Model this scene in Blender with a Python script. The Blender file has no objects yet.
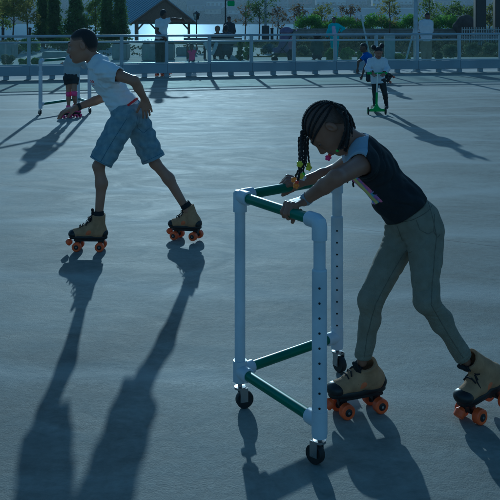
import bpy, bmesh, math, random
import numpy as np
from mathutils import Vector, Matrix, Quaternion
random.seed(7)
SC = bpy.context.scene
C = SC.collection
F = 900.0
CAMH = 1.5
HOR = 18.0
def P(x, y, D):
    """a point of the place seen at pixel (x, y) of the 500 px photograph, D metres away"""
    return np.array([(x - 250.0) * D / F, D, CAMH - (y - HOR) * D / F])
def G(x, y):
    """the same for a point on the ground"""
    D = F * CAMH / (y - HOR)
    return np.array([(x - 250.0) * D / F, D, 0.0])
def V(*a): return np.array(a, dtype=float)
def nrm(v):
    v = np.asarray(v, float)
    return v / (np.linalg.norm(v) + 1e-12)

# ------------------------------------------------------------------ materials
MATS = {}
def mat(name, col, rough=0.7, metal=0.0, var=0.12, vscale=8.0, bump=0.0, bscale=40.0, col2=None, spec=0.5, sheen=0.0, translucent=0.0, coat=0.0, detail=5.0, stretch=None):
    if name in MATS: return MATS[name]
    m = bpy.data.materials.new(name); m.use_nodes = True
    nt = m.node_tree; N = nt.nodes; L = nt.links
    b = N['Principled BSDF']; out = N['Material Output']
    b.inputs['Roughness'].default_value = rough
    b.inputs['Metallic'].default_value = metal
    b.inputs['Specular IOR Level'].default_value = spec
    b.inputs['Sheen Weight'].default_value = sheen
    b.inputs['Coat Weight'].default_value = coat
    tc = N.new('ShaderNodeTexCoord')
    mp = N.new('ShaderNodeMapping'); L.new(tc.outputs['Object'], mp.inputs[0])
    if stretch: mp.inputs['Scale'].default_value = stretch
    nz = N.new('ShaderNodeTexNoise'); nz.inputs['Scale'].default_value = vscale; nz.inputs['Detail'].default_value = detail
    L.new(mp.outputs[0], nz.inputs['Vector'])
    cr = N.new('ShaderNodeValToRGB')
    c2 = col2 if col2 else tuple(min(1, c * (1 + var)) for c in col)
    c1 = col if col2 else tuple(c * (1 - var) for c in col)
    cr.color_ramp.elements[0].position = 0.35; cr.color_ramp.elements[1].position = 0.65
    cr.color_ramp.elements[0].color = (*c1, 1); cr.color_ramp.elements[1].color = (*c2, 1)
    L.new(nz.outputs['Fac'], cr.inputs[0])
    L.new(cr.outputs[0], b.inputs['Base Color'])
    if bump > 0:
        n2 = N.new('ShaderNodeTexNoise'); n2.inputs['Scale'].default_value = bscale; n2.inputs['Detail'].default_value = 4
        L.new(mp.outputs[0], n2.inputs['Vector'])
        bp = N.new('ShaderNodeBump'); bp.inputs['Strength'].default_value = bump; bp.inputs['Distance'].default_value = 0.01
        L.new(n2.outputs['Fac'], bp.inputs['Height']); L.new(bp.outputs[0], b.inputs['Normal'])
    if translucent > 0:
        t = N.new('ShaderNodeBsdfTranslucent'); L.new(cr.outputs[0], t.inputs[0])
        mx = N.new('ShaderNodeMixShader'); mx.inputs[0].default_value = translucent
        L.new(b.outputs[0], mx.inputs[1]); L.new(t.outputs[0], mx.inputs[2]); L.new(mx.outputs[0], out.inputs[0])
    MATS[name] = m
    return m

# ------------------------------------------------------------------ objects
def tag(o, label=None, cat=None, group=None, kind=None):
    if label: o['label'] = label
    if cat: o['category'] = cat
    if group: o['group'] = group
    if kind: o['kind'] = kind
    return o
def thing(name, label, cat, loc=(0, 0, 0), group=None):
    o = bpy.data.objects.new(name, None); C.objects.link(o)
    o.location = Vector([float(c) for c in loc]); o.empty_display_size = .1
    return tag(o, label, cat, group)
def link(name, me, material, parent=None, matrix=None):
    if material is not None:
        for mm in (material if isinstance(material, (list, tuple)) else [material]):
            me.materials.append(mm)
    o = bpy.data.objects.new(name, me); C.objects.link(o)
    if parent is not None:
        o.parent = parent
        if matrix is None:
            # geometry is written in world coordinates: undo the parent's place
            w = Matrix.Identity(4); p = parent
            chain = []
            while p is not None: chain.append(p); p = p.parent
            for q in reversed(chain): w = w @ q.matrix_parent_inverse @ Matrix.LocRotScale(q.location, q.rotation_euler, q.scale)
            o.matrix_parent_inverse = w.inverted()
    return o
def mesh_np(name, verts, faces, smooth=True):
    me = bpy.data.meshes.new(name)
    verts = np.asarray(verts, dtype=np.float32); faces = np.asarray(faces, dtype=np.int32)
    nf, k = faces.shape
    me.vertices.add(len(verts)); me.vertices.foreach_set('co', verts.ravel())
    me.loops.add(nf * k); me.loops.foreach_set('vertex_index', faces.ravel())
    me.polygons.add(nf); me.polygons.foreach_set('loop_start', np.arange(0, nf * k, k, dtype=np.int32))
    me.polygons.foreach_set('loop_total', np.full(nf, k, dtype=np.int32))
    me.update(calc_edges=True)
    if smooth: me.polygons.foreach_set('use_smooth', np.ones(nf, dtype=bool))
    me.validate()
    return me

class MB:
    """collects simple shapes in world coordinates"""
    def __init__(s): s.v = []; s.f = []; s.mi = []
    def add(s, vs, fs, mi=0):
        n = len(s.v); s.v += [tuple(float(c) for c in v) for v in vs]
        s.f += [tuple(i + n for i in f) for f in fs]; s.mi += [mi] * len(fs); return s
    def box(s, c, d, ax=None, mi=0, bev=0.0):
        c = np.asarray(c, float); hx, hy, hz = [q / 2 for q in d]
        if ax is None: ax = np.eye(3)
        ax = np.asarray(ax, float)
        if bev > 0:
            bm = bmesh.new(); bmesh.ops.create_cube(bm, size=1)
            bmesh.ops.scale(bm, vec=d, verts=bm.verts)
            bmesh.ops.bevel(bm, geom=bm.edges[:], offset=bev, segments=2, affect='EDGES')
            bm.verts.index_update()
            vs = [c + ax[0] * v.co.x + ax[1] * v.co.y + ax[2] * v.co.z for v in bm.verts]
            fs = [tuple(v.index for v in f.verts) for f in bm.faces]; bm.free()
            return s.add(vs, fs, mi)
        vs = [c + ax[0] * x * hx + ax[1] * y * hy + ax[2] * z * hz for x in (-1, 1) for y in (-1, 1) for z in (-1, 1)]
        return s.add(vs, [(0, 1, 3, 2), (4, 6, 7, 5), (0, 4, 5, 1), (2, 3, 7, 6), (0, 2, 6, 4), (1, 5, 7, 3)], mi)
    def tube(s, pts, rad, n=12, mi=0, cap=True):
        pts = [np.asarray(p, float) for p in pts]
        if not hasattr(rad, '__len__'): rad = [rad] * len(pts)
        base = len(s.v); vs = []
        up = None
        for i, p in enumerate(pts):
            t = nrm(pts[min(i + 1, len(pts) - 1)] - pts[max(i - 1, 0)])
            if up is None:
                up = np.cross(t, [0, 0, 1]) if abs(t[2]) < .9 else np.cross(t, [1, 0, 0])
            up = nrm(up - t * np.dot(up, t)); w = np.cross(t, up)
            for k in range(n):
                a = 2 * math.pi * k / n
                vs.append(p + rad[i] * (up * math.cos(a) + w * math.sin(a)))
        fs = []
        for i in range(len(pts) - 1):
            for k in range(n):
                fs.append((i * n + k, i * n + (k + 1) % n, (i + 1) * n + (k + 1) % n, (i + 1) * n + k))
        if cap: fs.append(tuple(range(n - 1, -1, -1))); fs.append(tuple((len(pts) - 1) * n + k for k in range(n)))
        return s.add(vs, fs, mi)
    def lathe(s, c, axis, prof, n=24, mi=0):
        """prof: (distance along axis, radius)"""
        c = np.asarray(c, float); t = nrm(axis)
        u = nrm(np.cross(t, [0, 0, 1]) if abs(t[2]) < .9 else np.cross(t, [1, 0, 0])); w = np.cross(t, u)
        vs = []
        for (h, r) in prof:
            for k in range(n):
                a = 2 * math.pi * k / n
                vs.append(c + t * h + max(r, 1e-4) * (u * math.cos(a) + w * math.sin(a)))
        fs = []
        for i in range(len(prof) - 1):
            for k in range(n): fs.append((i * n + k, i * n + (k + 1) % n, (i + 1) * n + (k + 1) % n, (i + 1) * n + k))
        fs.append(tuple(range(n - 1, -1, -1))); fs.append(tuple((len(prof) - 1) * n + k for k in range(n)))
        return s.add(vs, fs, mi)
    def ball(s, c, r, n=12, m=8, mi=0):
        c = np.asarray(c, float)
        if not hasattr(r, '__len__'): r = (r, r, r)
        vs = [c + np.array([0, 0, r[2]])]
        for i in range(1, m):
            th = math.pi * i / m
            for k in range(n):
                a = 2 * math.pi * k / n
                vs.append(c + np.array([r[0] * math.sin(th) * math.cos(a), r[1] * math.sin(th) * math.sin(a), r[2] * math.cos(th)]))
        vs.append(c - np.array([0, 0, r[2]]))
        fs = [(0, 1 + k, 1 + (k + 1) % n) for k in range(n)]
        for i in range(m - 2):
            for k in range(n): fs.append((1 + i * n + k, 1 + (i + 1) * n + k, 1 + (i + 1) * n + (k + 1) % n, 1 + i * n + (k + 1) % n))
        e = len(vs) - 1; b = 1 + (m - 2) * n
        fs += [(e, b + (k + 1) % n, b + k) for k in range(n)]
        return s.add(vs, fs, mi)
    def mesh(s, name, smooth=False):
        me = bpy.data.meshes.new(name); me.from_pydata(s.v, [], s.f)
        me.polygons.foreach_set('material_index', s.mi)
        if smooth:
            me.polygons.foreach_set('use_smooth', [True] * len(s.f))
        me.update()
        bm = bmesh.new(); bm.from_mesh(me); bmesh.ops.recalc_face_normals(bm, faces=bm.faces); bm.to_mesh(me); bm.free()
        if smooth: me.set_sharp_from_angle(angle=math.radians(40))
        return me
    def build(s, name, material, parent=None, smooth=True, matrix=None):
        return link(name, s.mesh(name, smooth), material, parent, matrix)

# ------------------------------------------------------------------ distance-field modelling
def smin(a, b, k):
    if k <= 0: return np.minimum(a, b)
    h = np.maximum(k - np.abs(a - b), 0) / k
    return np.minimum(a, b) - h * h * k * .25
class Sdf:
    def __init__(s): s.p = []
    def cap(s, a, b, r1, r2=None, k=.012, flat=None, op='u'):
        s.p.append(('cap', np.asarray(a, float), np.asarray(b, float), r1, r1 if r2 is None else r2, flat, k, op)); return s
    def ell(s, c, r, ax=None, k=.012, op='u'):
        s.p.append(('ell', np.asarray(c, float), np.asarray(r, float), np.eye(3) if ax is None else np.asarray(ax, float), None, None, k, op)); return s
    def cyl(s, p0, d, L, R, k=0.0, op='s', R2=None):
        s.p.append(('cyl', np.asarray(p0, float), nrm(d), L, R, R if R2 is None else R2, k, op)); return s
    def bbox(s, q):
        if q[0] == 'cap':
            r = max(q[3], q[4]) * (q[5][1] if q[5] else 1)
            return np.minimum(q[1], q[2]) - r, np.maximum(q[1], q[2]) + r
        if q[0] == 'ell': r = max(q[2]); return q[1] - r, q[1] + r
        e = q[1] + q[2] * q[3]; r = max(q[4], q[5]); return np.minimum(q[1], e) - r, np.maximum(q[1], e) + r
    def dist(s, q, X, Y, Z):
        if q[0] == 'cap':
            a, b, r1, r2, flat = q[1:6]
            px, py, pz = X - a[0], Y - a[1], Z - a[2]; ba = b - a
            if flat is not None:
                n, sc = nrm(flat[0]), flat[1]
                dn = (px * n[0] + py * n[1] + pz * n[2]) * (1 - 1 / sc)
                px, py, pz = px - n[0] * dn, py - n[1] * dn, pz - n[2] * dn
                ba = ba - n * np.dot(ba, n) * (1 - 1 / sc)
            h = np.clip((px * ba[0] + py * ba[1] + pz * ba[2]) / (ba @ ba + 1e-12), 0, 1)
            return np.sqrt((px - ba[0] * h) ** 2 + (py - ba[1] * h) ** 2 + (pz - ba[2] * h) ** 2) - (r1 + (r2 - r1) * h)
        if q[0] == 'ell':
            c, r, ax = q[1:4]
            px, py, pz = X - c[0], Y - c[1], Z - c[2]
            u = [(px * ax[i][0] + py * ax[i][1] + pz * ax[i][2]) for i in range(3)]
            k0 = np.sqrt(sum((u[i] / r[i]) ** 2 for i in range(3)))
            k1 = np.sqrt(sum((u[i] / r[i] ** 2) ** 2 for i in range(3))) + 1e-9
            return k0 * (k0 - 1) / k1
        p0, d, L, R, R2 = q[1:6]
        px, py, pz = X - p0[0], Y - p0[1], Z - p0[2]
        t = px * d[0] + py * d[1] + pz * d[2]
        rad = np.sqrt(np.maximum(px * px + py * py + pz * pz - t * t, 0))
        return np.maximum(np.maximum(-t, t - L), rad - (R + (R2 - R) * np.clip(t / L, 0, 1)))
    def mesh(s, name, vox, shell=0.0, wrinkle=None, post=None, inflate=0.0):
        los, his = zip(*[s.bbox(q) for q in s.p if q[7] == 'u'])
        pad = vox * 4 + .012
        lo = np.min(los, 0) - pad; hi = np.max(his, 0) + pad
        n = np.ceil((hi - lo) / vox).astype(int) + 1
        xs = [(lo[i] + vox * np.arange(n[i])).astype(np.float32) for i in range(3)]
        Gd = np.full(n, 0.3, dtype=np.float32)
        def sl(q, kk):
            a, b = s.bbox(q); m = kk + vox * 3 + .01
            i0 = np.clip(((a - m - lo) / vox).astype(int), 0, n - 1); i1 = np.clip(((b + m - lo) / vox).astype(int) + 2, 0, n)
            return tuple(slice(i0[i], i1[i]) for i in range(3))
        for q in s.p:
            if q[7] != 'u': continue
            S = sl(q, q[6])
            X, Y, Z = np.meshgrid(xs[0][S[0]], xs[1][S[1]], xs[2][S[2]], indexing='ij', sparse=True)
            if min(X.size, Y.size, Z.size) == 0: continue
            Gd[S] = smin(Gd[S], s.dist(q, X, Y, Z).astype(np.float32), q[6])
        if inflate: Gd -= inflate
        if wrinkle is not None:
            X, Y, Z = np.meshgrid(*xs, indexing='ij', sparse=True)
            Gd += wrinkle(X, Y, Z).astype(np.float32)
        if shell > 0: Gd = np.maximum(Gd, -(Gd + shell))
        for q in s.p:
            if q[7] == 'u': continue
            S = sl(q, q[6])
            X, Y, Z = np.meshgrid(xs[0][S[0]], xs[1][S[1]], xs[2][S[2]], indexing='ij', sparse=True)
            if min(X.size, Y.size, Z.size) == 0: continue
            d = s.dist(q, X, Y, Z).astype(np.float32)
            Gd[S] = -smin(-Gd[S], d, q[6]) if q[7] == 's' else np.maximum(Gd[S], d)
        if post is not None:
            X, Y, Z = np.meshgrid(*xs, indexing='ij', sparse=True)
            Gd = post(Gd, X, Y, Z).astype(np.float32)
        v, f = surface_nets(Gd, lo, vox)
        return mesh_np(name, v, f)
def surface_nets(g, lo, vox):
    ins = g < 0
    c = ins[:-1, :-1, :-1].astype(np.int8)
    tot = np.zeros_like(c)
    for dx in (0, 1):
        for dy in (0, 1):
            for dz in (0, 1):
                tot += ins[dx:ins.shape[0] - 1 + dx, dy:ins.shape[1] - 1 + dy, dz:ins.shape[2] - 1 + dz]
    act = (tot > 0) & (tot < 8)
    idx = np.argwhere(act)
    vid = np.full(act.shape, -1, dtype=np.int32); vid[act] = np.arange(len(idx))
    acc = np.zeros((len(idx), 3)); cnt = np.zeros(len(idx))
    corners = [(0, 0, 0), (1, 0, 0), (0, 1, 0), (1, 1, 0), (0, 0, 1), (1, 0, 1), (0, 1, 1), (1, 1, 1)]
    val = [g[idx[:, 0] + a, idx[:, 1] + b, idx[:, 2] + c_] for a, b, c_ in corners]
    for i in range(8):
        for j in range(i + 1, 8):
            d = np.array(corners[j]) - np.array(corners[i])
            if np.abs(d).sum() != 1: continue
            a, b = val[i], val[j]; m = (a < 0) != (b < 0)
            t = a[m] / (a[m] - b[m])
            acc[m] += np.array(corners[i]) + t[:, None] * d; cnt[m] += 1
    vs = lo + vox * (idx + acc / cnt[:, None])
    quads = []
    for ax in range(3):
        o1, o2 = [(1, 2), (2, 0), (0, 1)][ax]
        a = ins[tuple(slice(0, -1) if i == ax else slice(None) for i in range(3))]
        b = ins[tuple(slice(1, None) if i == ax else slice(None) for i in range(3))]
        e = np.argwhere(a != b)
        ok = (e[:, o1] > 0) & (e[:, o2] > 0) & (e[:, o1] < act.shape[o1]) & (e[:, o2] < act.shape[o2]) & (e[:, ax] < act.shape[ax])
        e = e[ok]; sgn = a[e[:, 0], e[:, 1], e[:, 2]]
        def cell(d1, d2):
            q = e.copy(); q[:, o1] -= d1; q[:, o2] -= d2
            return vid[q[:, 0], q[:, 1], q[:, 2]]
        q = np.stack([cell(1, 1), cell(0, 1), cell(0, 0), cell(1, 0)], 1)
        q[~sgn] = q[~sgn][:, ::-1]
        quads.append(q)
    q = np.concatenate(quads); q = q[(q >= 0).all(1)]
    return vs, q
def wrinkles(amp, freq, seed=1, axis=None):
    r = np.random.RandomState(seed)
    ks = [nrm(r.randn(3)) * freq * s for s in (1, 1.7, .6)]
    if axis is not None: ks[0] = nrm(axis) * freq * 1.3
    ph = r.rand(3) * 6
    def w(X, Y, Z):
        a = X * ks[1][0] + Y * ks[1][1] + Z * ks[1][2] + ph[1]
        b = X * ks[2][0] + Y * ks[2][1] + Z * ks[2][2] + ph[2]
        c = X * ks[0][0] + Y * ks[0][1] + Z * ks[0][2] + ph[0]
        return amp * (.5 * np.sin(c + 1.6 * np.sin(b)) + .3 * np.sin(a + 1.3 * np.sin(c * .7)) + .2 * np.sin(b * 2.3 + c))
    return w
def paint_faces(me, fn):
    """material index per face from its centre"""
    n = len(me.polygons); co = np.empty(n * 3, dtype=np.float32); me.polygons.foreach_get('center', co)
    me.polygons.foreach_set('material_index', fn(co.reshape(-1, 3)).astype(np.int32)); me.update()
SUN_E = 4.8; SUN_C = (1.0, .91, .78); SKY_S = .13; EXPO = -.84; WB_T = 4250; WB_TINT = -13; HAZE = .0003
# ================================================================== people
SKIN = mat('skin', (.27, .14, .085), rough=.45, var=.10, vscale=14, bump=.04, bscale=300, spec=.4)
SKIN_MID = mat('skin_medium', (.34, .185, .115), rough=.45, var=.08, vscale=14, bump=.04, bscale=300, spec=.4)
SKIN_DARK = mat('skin_deep', (.12, .07, .045), rough=.5, var=.10, vscale=14, spec=.4)
LIPS = mat('lips', (.20, .085, .075), rough=.45, var=.05)
HAIR = mat('hair_black', (.012, .010, .010), rough=.55, var=.4, vscale=120, bump=.5, bscale=500)
EYE = mat('eye_white', (.28, .25, .23), rough=.2, var=.02)
IRIS = mat('eye_iris', (.03, .015, .01), rough=.15, var=.1)

def frame(f, u):
    f = nrm(f); u = nrm(np.asarray(u, float) - f * np.dot(u, f)); s = np.cross(u, f)  # s: to the left of the person
    return f, u, s
def head_prims(S, c, f, u, sc=1.0, face=True):
    f, u, s = frame(f, u)
    ax = np.array([f, s, u])
    L = lambda a, b, d: c + sc * (f * a + s * b + u * d)
    S.ell(L(-.010, 0, .024), (.089 * sc, .073 * sc, .082 * sc), ax, k=.01)
    S.ell(L(.026, 0, -.030), (.062 * sc, .058 * sc, .080 * sc), ax, k=.03 * sc)
    S.cap(L(-.03, .035, -.055), L(.045, .018, -.088), .022 * sc, .018 * sc, k=.03 * sc)
    S.cap(L(-.03, -.035, -.055), L(.045, -.018, -.088), .022 * sc, .018 * sc, k=.03 * sc)
    S.ell(L(.058, 0, -.095), (.02 * sc, .02 * sc, .016 * sc), ax, k=.022 * sc)
    if face:
        for e in (1, -1):
            S.ell(L(.052, e * .036, -.032), (.026 * sc, .02 * sc, .022 * sc), ax, k=.02 * sc)
            S.cap(L(.082, e * .008, .016), L(.066, e * .044, .014), .009 * sc, .007 * sc, k=.014 * sc)
            S.ell(L(.092, e * .012, -.038), (.010 * sc, .009 * sc, .0075 * sc), ax, k=.008 * sc)
        S.cap(L(.080, 0, .004), L(.100, 0, -.031), .0075 * sc, .0105 * sc, k=.011 * sc)
        S.cap(L(.085, -.013, -.058), L(.085, .013, -.058), .008 * sc, .008 * sc, k=.007 * sc)
        S.cap(L(.083, -.010, -.071), L(.083, .010, -.071), .0088 * sc, .0088 * sc, k=.007 * sc)
        S.cap(L(.098, -.02, -.0645), L(.098, .02, -.0645), .0028 * sc, .0028 * sc, k=.004 * sc, op='s')
        for e in (1, -1): S.ell(L(.092, e * .031, -.001), (.016 * sc, .018 * sc, .010 * sc), ax, k=.012 * sc, op='s')
    for e in (1, -1):
        fe = nrm(f + s * e * -.1); ue = nrm(u - f * .25)
        se = np.cross(ue, fe)
        S.ell(L(-.012, e * .080, -.004), (.017 * sc, .009 * sc, .027 * sc), np.array([nrm(fe + se * e * -.25), se, ue]), k=.005 * sc)
        S.ell(L(-.004, e * .090, -.001), (.0085 * sc, .0075 * sc, .016 * sc), np.array([fe, se, ue]), k=.003 * sc, op='s')
LIDLOW = [8]
def eyes(root, c, f, u, sc, lidm):
    f, u, s = frame(f, u)
    for e in (1, -1):
        m = MB(); cc = c + sc * (f * .0690 + s * e * .031 - u * .001)
        m.ball(cc, .0125 * sc, 14, 10); m.ball(cc + f * .0068 * sc - u * .001, .0068 * sc, 12, 8, mi=1)
        m.build('eye', [EYE, IRIS], root)
        lid_ = MB(); vs = []; R = .0142 * sc
        for i in range(7):
            el = math.radians(LIDLOW[0] + (90 - LIDLOW[0]) * i / 6)
            for k in range(13):
                az = math.radians(-90 + 180 * k / 12); vs.append(cc + R * (f * math.cos(el) * math.cos(az) + s * math.cos(el) * math.sin(az) + u * math.sin(el)))
        lid_.add(vs, [(i * 13 + k, i * 13 + k + 1, (i + 1) * 13 + k + 1, (i + 1) * 13 + k) for i in range(6) for k in range(12)])
        lid_.build('eyelid', lidm, root)
        el = math.radians(LIDLOW[0]); ls = MB(); ls.tube([cc + R * 1.03 * (f * math.cos(el) * math.cos(az) + s * math.cos(el) * math.sin(az) + u * math.sin(el)) for az in np.linspace(-1.25, 1.25, 9)], [.0006 * sc, .0012 * sc] + [.0015 * sc] * 5 + [.0012 * sc, .0006 * sc], 5); ls.build('eyelash', HAIR, root)
        b = MB(); pts = [c + sc * (f * (.089 - .45 * (t - .3) ** 2 * .1) + s * e * (.012 + .036 * t) + u * (.021 + .006 * math.sin(t * 2.6)) - f * .022 * t * t) for t in (0, .25, .5, .75, 1)]
        b.tube(pts, [.002 * sc, .0040 * sc, .0038 * sc, .003 * sc, .001 * sc], 6); b.build('eyebrow', HAIR, root)

def hand_prims(S, w, a, n, sc=.8, left=True, curl=(15, 25, 15), spread=.10, thumb=(35, 20), fr=.0078, k=.003, thumb_dir=None):
    """w wrist, a towards the knuckles, n the back of the hand; fingers curl towards -n"""
    a = nrm(a); n = nrm(np.asarray(n, float) - a * np.dot(n, a)); s = np.cross(n, a)   # index side
    if left: s = -s
    kn = []
    for i, (o, fw) in enumerate(((.030, .076), (.010, .080), (-.010, .076), (-.028, .068))):
        kb = w + sc * (a * fw + s * o); kn.append(kb)
        S.cap(w + sc * (a * .004 + s * o * .55), kb, .0150 * sc, .0115 * sc, k=.010 * sc)
    for i, (Ls, o) in enumerate((((.040, .024, .020), 1), ((.044, .028, .021), .35), ((.041, .026, .021), -.35), ((.032, .020, .018), -1))):
        p = kn[i]; ang = 0; base = nrm(a + s * o * spread)
        for j in range(3):
            ang += math.radians(curl[j] * (1 + .12 * i))
            d = base * math.cos(ang) - n * math.sin(ang)
            q = p + d * Ls[j] * sc
            r0 = max(fr, .0088 * sc) * (1 - .07 * j) * (1 if i < 3 else .9)
            S.cap(p, q, r0, r0 * .93, k=k if j else .006 * sc); p = q
    td = nrm(a * .75 + s * .7 - n * .25) if thumb_dir is None else nrm(thumb_dir)
    b0 = w + sc * (a * .022 + s * .022 - n * .006); b1 = b0 + td * .036 * sc
    ta = math.radians(thumb[0]); d1 = nrm(td * math.cos(ta) + (a * .8 - n * .5) * math.sin(ta)); b2 = b1 + d1 * .030 * sc
    d2 = nrm(d1 + (a * .5 - n * .6) * math.sin(math.radians(thumb[1]))); b3 = b2 + d2 * .024 * sc
    S.cap(b0, b1, .014 * sc, .0115 * sc, k=.012 * sc); S.cap(b1, b2, .0108 * sc, .010 * sc, k=.005 * sc); S.cap(b2, b3, .010 * sc, .0085 * sc, k=.004 * sc)

def with_creases(base, cr):
    def w(X, Y, Z):
        g = base(X, Y, Z)
        for (p, ax, wl, amp, rad) in cr:
            ax = nrm(ax); x, y, z = X - p[0], Y - p[1], Z - p[2]
            t = x * ax[0] + y * ax[1] + z * ax[2]
            o = nrm(np.cross(ax, [.3, 1, .2])); q = x * o[0] + y * o[1] + z * o[2]
            fall = np.exp(-(x * x + y * y + z * z) / (rad * rad))
            ph = t * 3.1416 / wl + 1.1 * np.sin(q * 34 + p[2] * 7) + p[0] * 9
            g = g + amp * (3.2 if rad < .099 else 1.9) * fall * ((1 - np.abs(np.sin(ph))) ** 1.6 - .35) * (.6 + .4 * np.sin(q * 61 + t * 40))
        return g
    return w
def mid(a, b, t=.5): return np.asarray(a) * (1 - t) + np.asarray(b) * t
def body_prims(S, J, r=1.0, slim=1.0, legs=True, lr=1.0, tr=1.0):
    lat = nrm(J['shL'] - J['shR']); lath = nrm(J['hipL'] - J['hipR'])
    S.cap(J['head'] - J.get('hu', V(0, 0, 1)) * .045 * r - J.get('hf', V(1, 0, 0)) * .02 * r, J['neck'], .042 * r, .046 * r, k=.03 * r)
    S.cap(J['neck'], J['shL'], .038 * r, .042 * r, k=.04 * r); S.cap(J['neck'], J['shR'], .038 * r, .042 * r, k=.04 * r)
    S.cap(J['chest'], J['waist'], .082 * r * slim, .072 * r * slim, k=.04 * r, flat=(lat, 1.4))
    S.cap(J['waist'], J['pelvis'], .072 * r * slim, .082 * r * slim, k=.04 * r, flat=(lath, 1.4))
    S.cap(mid(J['neck'], J['chest'], .4), J['chest'], .06 * r, .082 * r * slim, k=.04 * r, flat=(lat, 1.4))
    for q in 'LR':
        sh, el, wr = J['sh' + q], J['el' + q], J['wr' + q]
        S.cap(sh, el, .041 * r, .031 * r, k=.02 * r)
        S.cap(el, mid(el, wr, .35), .031 * r, .031 * r, k=.015 * r); S.cap(mid(el, wr, .35), wr, .030 * r, .0205 * r, k=.01 * r)
        if legs:
            h, kn, an = J['hip' + q], J['kn' + q], J['an' + q]
            S.cap(h, kn, .070 * r * tr, .046 * r * lr, k=.03 * r)
            sh_ = J.get('calf', V(0, 0, 0)) * r
            S.cap(kn, mid(kn, an, .33) + sh_, .044 * r * lr, .044 * r * lr, k=.02 * r); S.cap(mid(kn, an, .33) + sh_, an, .044 * r * lr, .030 * r * lr, k=.03 * r)
def body(root, J, skin, vox, r=1.0, hsc=1.0, hands=None, face=True, name='body', slim=1.0, legs=True, extra=None, lips=True, lr=1.0, tr=1.0):
    S = Sdf(); body_prims(S, J, r, slim, legs, lr, tr)
    head_prims(S, J['head'], J['hf'], J['hu'], hsc, face)
    for h in (hands or []): hand_prims(S, *h[0], **h[1])
    if extra: extra(S)
    me = S.mesh(name, vox)
    o = link(name, me, [skin, LIPS], root)
    if face and lips:
        f, u, s = frame(J['hf'], J['hu'])
        def fn(co):
            q = (co - J['head']) / hsc
            a, b, d = q @ f, q @ s, q @ u
            return ((a > .082) & (np.abs(b) < .022) & (((d + .0645) / .0145) ** 2 + (b / .023) ** 2 < 1)).astype(int)
        paint_faces(me, fn)
    return o
def shirt(root, J, material, vox, r=1.0, sleeve=.55, name='shirt', loose=.014, hem=.25, amp=.004, neck_r=.056, thick=.006, slim=1.0, freq=55, seed=1, paint=None, long_sleeve=None, neckcut=True, creases=False, tight=None):
    lat = nrm(J['shL'] - J['shR']); lath = nrm(J['hipL'] - J['hipR'])
    S = Sdf()
    S.cap(J['neck'] - lat * .02 * r, J['shL'], .046 * r, .053 * r, k=.045 * r); S.cap(J['neck'] + lat * .02 * r, J['shR'], .046 * r, .053 * r, k=.045 * r)
    S.cap(mid(J['neck'], J['chest'], .4), J['chest'], .062 * r, .088 * r * slim, k=.04 * r, flat=(lat, 1.42))
    S.cap(J['chest'], J['waist'], .088 * r * slim, .082 * r * slim, k=.04 * r, flat=(lat, 1.42))
    end = J['pelvis'] + nrm(J['pelvis'] - J['waist']) * (.12 * r + max(0, hem - .8) * np.linalg.norm(J['pelvis'] - J['waist']) + (.06 * r if hem > 1 else 0))
    S.cap(J['waist'], end, .084 * r * slim, .092 * r * slim, k=.04 * r, flat=(lath, 1.42))
    hp = mid(J['waist'], J['pelvis'], hem); hd = nrm(J['pelvis'] - J['waist'])
    for q in 'LR':
        sh, el, wr = J['sh' + q], J['el' + q], J['wr' + q]
        if sleeve <= 1:
            S.cap(sh, mid(sh, el, sleeve + .25), .048 * r, .045 * r, k=.035 * r)
        else:
            S.cap(sh, el, .048 * r, .040 * r, k=.03 * r); S.cap(el, mid(el, wr, sleeve - 1 + .2), .038 * r, .030 * r, k=.02 * r)
    S.cyl(hp, hd, .4 * r, .25 * r)
    if neckcut:
        nd = nrm(J['head'] - J['neck']); S.cyl(J['neck'] + nd * .012 * r, nd, .2 * r, neck_r * r, R2=neck_r * 1.3 * r)
    for q in 'LR':
        sh, el, wr = J['sh' + q], J['el' + q], J['wr' + q]
        if sleeve <= 1: p0 = mid(sh, el, sleeve); d = el - sh
        else: p0 = mid(el, wr, sleeve - 1); d = wr - el
        S.cyl(p0, d, .14 * r, (.085 if tight is None else tight) * r)
    wr = wrinkles(amp, freq, seed)
    if creases:
        cr = [(mid(J['waist'], J['pelvis'], .2), V(.7, 0, 1), .046 * r, .0055 * r, .10 * r), (mid(J['chest'], J['waist'], .55), V(-.2, .2, 1), .060 * r, .0050 * r, .10 * r)]
        for q in 'LR': cr.append((J['sh' + q] + nrm(J['waist'] - J['sh' + q]) * .05 * r, nrm(J['el' + q] - J['sh' + q]) + V(0, 0, .5), .036 * r, .0050 * r, .075 * r))
        wr = with_creases(wr, cr)
    me = S.mesh(name, vox, shell=thick, wrinkle=wr, inflate=loose * r - .008)
    o = link(name, me, material, root)
    if paint: paint_faces(me, paint)
    return o
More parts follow.
